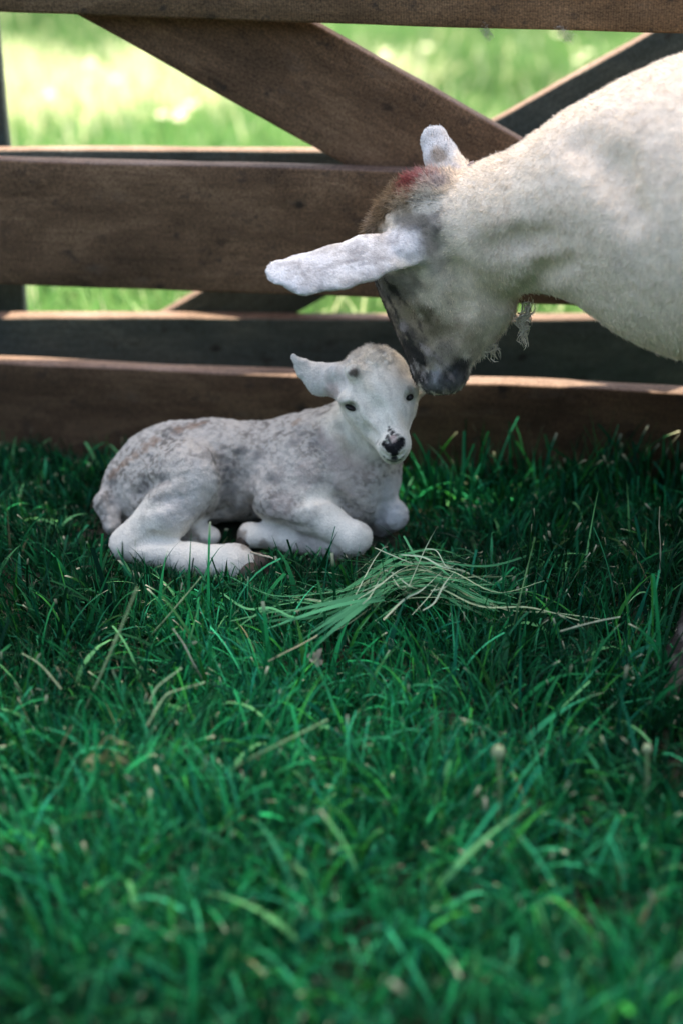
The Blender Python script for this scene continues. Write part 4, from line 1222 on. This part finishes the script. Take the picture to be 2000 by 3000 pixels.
for k in range(18):   # short crossed straws on the crest of the pile
    c0 = (1215 + r.normal() * 60, 1690 + r.normal() * 35); a = r.uniform(-1.2, 0.9); L = r.uniform(40, 120)
    pts = [g_(c0[0] + math.cos(a) * L * t, c0[1] + math.sin(a) * L * t + 12 * math.sin(t * 3) * r.normal(), 0.085 + 0.01 * r.normal()) for t in (-1, -.3, .3, 1)]
    ps.append(strip(pts, r.uniform(0.0014, 0.003), np.array([0.42, 0.52, 0.36]) * r.uniform(.8, 1.1), flat=nrmz((r.normal() * .5, r.normal() * .6, 1)), nseg=14))
for k in range(7):   # broader bent leaves falling to the lower left
    x = 1130 + r.normal() * 20; e = (860 + r.uniform(-160, 160), 1900 + r.uniform(-90, 40))
    pts = [g_(x, 1745 + r.normal() * 12, 0.075), g_((x * 2 + e[0]) / 3, 1740 + (e[1] - 1740) * .28, 0.085), g_((x + 2 * e[0]) / 3, 1740 + (e[1] - 1740) * .6, 0.07), g_(e[0], e[1], 0.03)]
    ps.append(strip(pts, r.uniform(0.004, 0.0075), np.array([0.06, 0.27, 0.13]) * r.uniform(0.8, 1.3), flat=nrmz((r.normal() * .2, -.4, 1)), nseg=18))
V, F, C = join(ps)
o = mesh_np('pulled_grass', V, F, M_GRASS, None, C)
tag(o, 'pile of pale pulled grass lying on the lawn in front of the lamb', 'grass pile', kind='stuff')

def stem(name, pxs, zs, w, col, label, cat='grass stem', group='loose stems standing out of the grass', nodes=True):
    pts = np.array([g_(x, y, z) for (x, y), z in zip(pxs, zs)])
    c0 = np.array(pts[0]); 
    p = pts - c0
    m = len(p); nseg = 16
    pp = np.vstack([2 * p[0] - p[1], p, 2 * p[-1] - p[-2]])
    t = np.linspace(0, m - 1 - 1e-6, nseg + 1); i = t.astype(int); f = (t - i)[:, None]
    P0, P1, P2, P3 = pp[i], pp[i + 1], pp[i + 2], pp[i + 3]
    c = 0.5 * ((2 * P1) + (-P0 + P2) * f + (2 * P0 - 5 * P1 + 4 * P2 - P3) * f ** 2 + (-P0 + 3 * P1 - 3 * P2 + P3) * f ** 3)
    V = []; n = 6
    for k in range(nseg + 1):
        d = c[min(k + 1, nseg)] - c[max(k - 1, 0)]; d /= np.linalg.norm(d)
        u = np.cross(d, (0.2, 0.5, 0.8)); u /= np.linalg.norm(u); v = np.cross(d, u)
        rr = w * 0.36 * (1 - 0.45 * k / nseg) * (1.5 if (nodes and k % 6 == 4) else 1)
        for j in range(n):
            a = 2 * np.pi * j / n; V.append(c[k] + (u * math.cos(a) + v * math.sin(a)) * rr)
    i, j = np.meshgrid(np.arange(nseg), np.arange(n), indexing='ij')
    F = np.stack([(i * n + j).ravel(), (i * n + (j + 1) % n).ravel(), ((i + 1) * n + (j + 1) % n).ravel(), ((i + 1) * n + j).ravel()], 1)
    cc = np.repeat(np.array(col)[None], len(V), 0) * np.repeat(np.linspace(0.7, 1.25, nseg + 1), n)[:, None]
    o = mesh_np(name, np.array(V), F, M_STRAW, None, cc); o.location = c0
    return tag(o, label, cat, group)
ps_ = (0.36, 0.48, 0.26)
stem('grass_stem', [(240, 2100), (290, 1990), (350, 1850), (402, 1722)], (0.01, 0.07, 0.13, 0.185), 0.0045, ps_, 'tall pale stem rising below the hind foot, tip left of the lamb hoof')
stem('grass_stem', [(410, 1900), (480, 1820), (540, 1750), (590, 1690)], (0.02, 0.06, 0.09, 0.12), 0.0035, (0.30, 0.42, 0.22), 'pale green stem slanting up right to just under the lamb hind foot')
stem('grass_stem', [(595, 1995), (565, 1940), (540, 1890), (507, 1842)], (0.03, 0.06, 0.08, 0.10), 0.003, (0.50, 0.50, 0.38), 'short pale stem leaning left below the pile of pulled grass')
stem('grass_stem', [(1500, 1850), (1520, 1760), (1545, 1660), (1566, 1575)], (0.03, 0.08, 0.12, 0.17), 0.0028, (0.16, 0.34, 0.14), 'thin green stem standing upright right of the pulled grass pile')
stem('dry_straw', [(1640, 1850), (1700, 1833), (1760, 1818), (1815, 1808)], (0.065, 0.075, 0.08, 0.08), 0.0034, (0.40, 0.46, 0.32), 'pale straight straw lying flat right of the pulled grass pile', 'straw', 'loose straws on the grass')
stem('dry_straw', [(787, 1938), (830, 1915), (880, 1890), (930, 1862)], (0.06, 0.07, 0.075, 0.08), 0.0028, (0.46, 0.44, 0.28), 'thin yellow straw lying below the left end of the pulled grass', 'straw', 'loose straws on the grass')
stem('dry_straw', [(430, 2128), (470, 2060), (500, 2030), (600, 2000)], (0.065, 0.075, 0.08, 0.08), 0.0034, (0.26, 0.40, 0.22), 'bent pale straw forked on the grass at lower left', 'straw', 'loose straws on the grass')
stem('dry_straw', [(437, 2060), (460, 2015), (490, 1990), (533, 1958)], (0.07, 0.08, 0.085, 0.09), 0.0032, (0.28, 0.42, 0.24), 'short kinked straw above the forked one at lower left', 'straw', 'loose straws on the grass')
stem('dry_straw', [(180, 2020), (130, 1960), (100, 1935), (65, 1915)], (0.06, 0.07, 0.075, 0.08), 0.003, (0.30, 0.38, 0.22), 'pale straw near the left edge under the tall stem', 'straw', 'loose straws on the grass')
stem('dry_straw', [(735, 1618), (770, 1628), (790, 1632), (812, 1642)], (0.065, 0.068, 0.068, 0.066), 0.0045, (0.55, 0.48, 0.36), 'short thick straw beside the folded front hoof of the lamb', 'straw', 'loose straws on the grass')
stem('grass_stem', [(1932, 1680), (1934, 1600), (1930, 1540), (1932, 1485)], (0.05, 0.09, 0.12, 0.15), 0.0024, (0.45, 0.45, 0.33), 'thin straight stem at the right edge in front of the gate')
stem('grass_stem', [(690, 2250), (760, 2210), (840, 2170), (960, 2110)], (0.05, 0.075, 0.085, 0.09), 0.0045, (0.16, 0.30, 0.14), 'blurred dull stem slanting up right in the lower middle of the lawn')

# crumpled dry leaf
r = np.random.default_rng(141); ps = []; c0 = g_(926, 1925, 0.062)
for k in range(6):
    a = r.uniform(0.2, 2.6); L = r.uniform(0.004, 0.0085); q = r.normal(size=3) * 0.003
    pts = [q + np.array([math.cos(a) * L * t, 0.3 * L * t, math.sin(a) * L * t + 0.003 * math.sin(3 * t + k)]) for t in (-1, -.4, .3, 1)]
    ps.append(strip(pts, r.uniform(0.004, 0.008), np.array([0.42, 0.37, 0.28]) * r.uniform(.6, 1.25), flat=nrmz(r.normal(size=3) * .5 + np.array([0, -1, .5])), nseg=8))
V, F, C = join(ps)
o = mesh_np('dry_leaf', V, F, M_STRAW, None, C); o.location = c0
tag(o, 'small crumpled pale brown leaf in the grass below the pulled pile', 'leaf')
r = np.random.default_rng(131); ps = []; c0 = g_(330, 2225, 0.06)
for k in range(9):
    a = r.uniform(-0.6, 0.9); L = r.uniform(0.012, 0.03); q = r.normal(size=3) * 0.006
    pts = [q + np.array([math.cos(a) * L * t, math.sin(a) * L * t * .6, 0.010 * math.sin(3 * t + k) + .004 * t]) for t in (-1, -.4, .3, 1)]
    ps.append(strip(pts, r.uniform(0.003, 0.007), np.array([0.30, 0.28, 0.15]) * r.uniform(.6, 1.2), flat=nrmz(r.normal(size=3)), nseg=12))
V, F, C = join(ps)
o = mesh_np('withered_leaf', V, F, M_STRAW, None, C); o.location = c0
tag(o, 'curled withered leaf clump at the lower left of the lawn', 'leaf')

# dandelion-like bud heads on stalks
def bud(px, py, z, rad, label, col):
    c = g_(px, py, z); b_ = c.copy(); b_[2] = 0.0; b_ += np.array([0.004, 0.006, 0])
    t = empty('flower_bud', b_); bpy.context.view_layer.update(); tag(t, label, 'flower bud')
    V = limb('stalk', [b_, b_ * .5 + c * .5 + np.array([.003, 0, 0]), c], [0.0022, 0.0019, 0.0017], M_STALK, None, 8); child_world(V, t)
    r_ = rad; ball('head', c, (r_ * 0.8, r_ * 0.75, r_ * 1.05), M_BUD, t, 14)
M_STALK = simple_mat('stalk_green', (0.20, 0.30, 0.14), 0.6)
M_BUD = simple_mat('bud_pale', (0.26, 0.33, 0.19), 0.8)
bud(1458, 2205, 0.105, 0.0078, 'pale round bud on an upright stalk at the lower right of the lawn', 0)
bud(1895, 2195, 0.085, 0.006, 'small pale bud low in the grass near the right edge', 0)

# strands of wool caught on the underside of the top rail
def wisp(px, py, n, label, seed, rx):
    c = planeA(px, py, 0.006); t = empty('wool_wisp', c); bpy.context.view_layer.update()
    tag(t, label, 'wool wisp', 'wisps of wool caught on the gate')
    tuft('strands', [c + np.array([-rx, -.004, .006]), c + np.array([0, -.004, -.004]), c + np.array([rx * .6, -.004, -.012])], n // 5, 0.0035, 0.012, t, (0.42, 0.42, 0.40), seed, rad=0.00015, kinky=1.2)
wisp(1425, 82, 110, 'wisp of grey wool caught under the top rail above the ewe ear', 101, 0.008)
wisp(1655, 88, 130, 'tangled dark wisp of wool under the right part of the top rail', 103, 0.014)
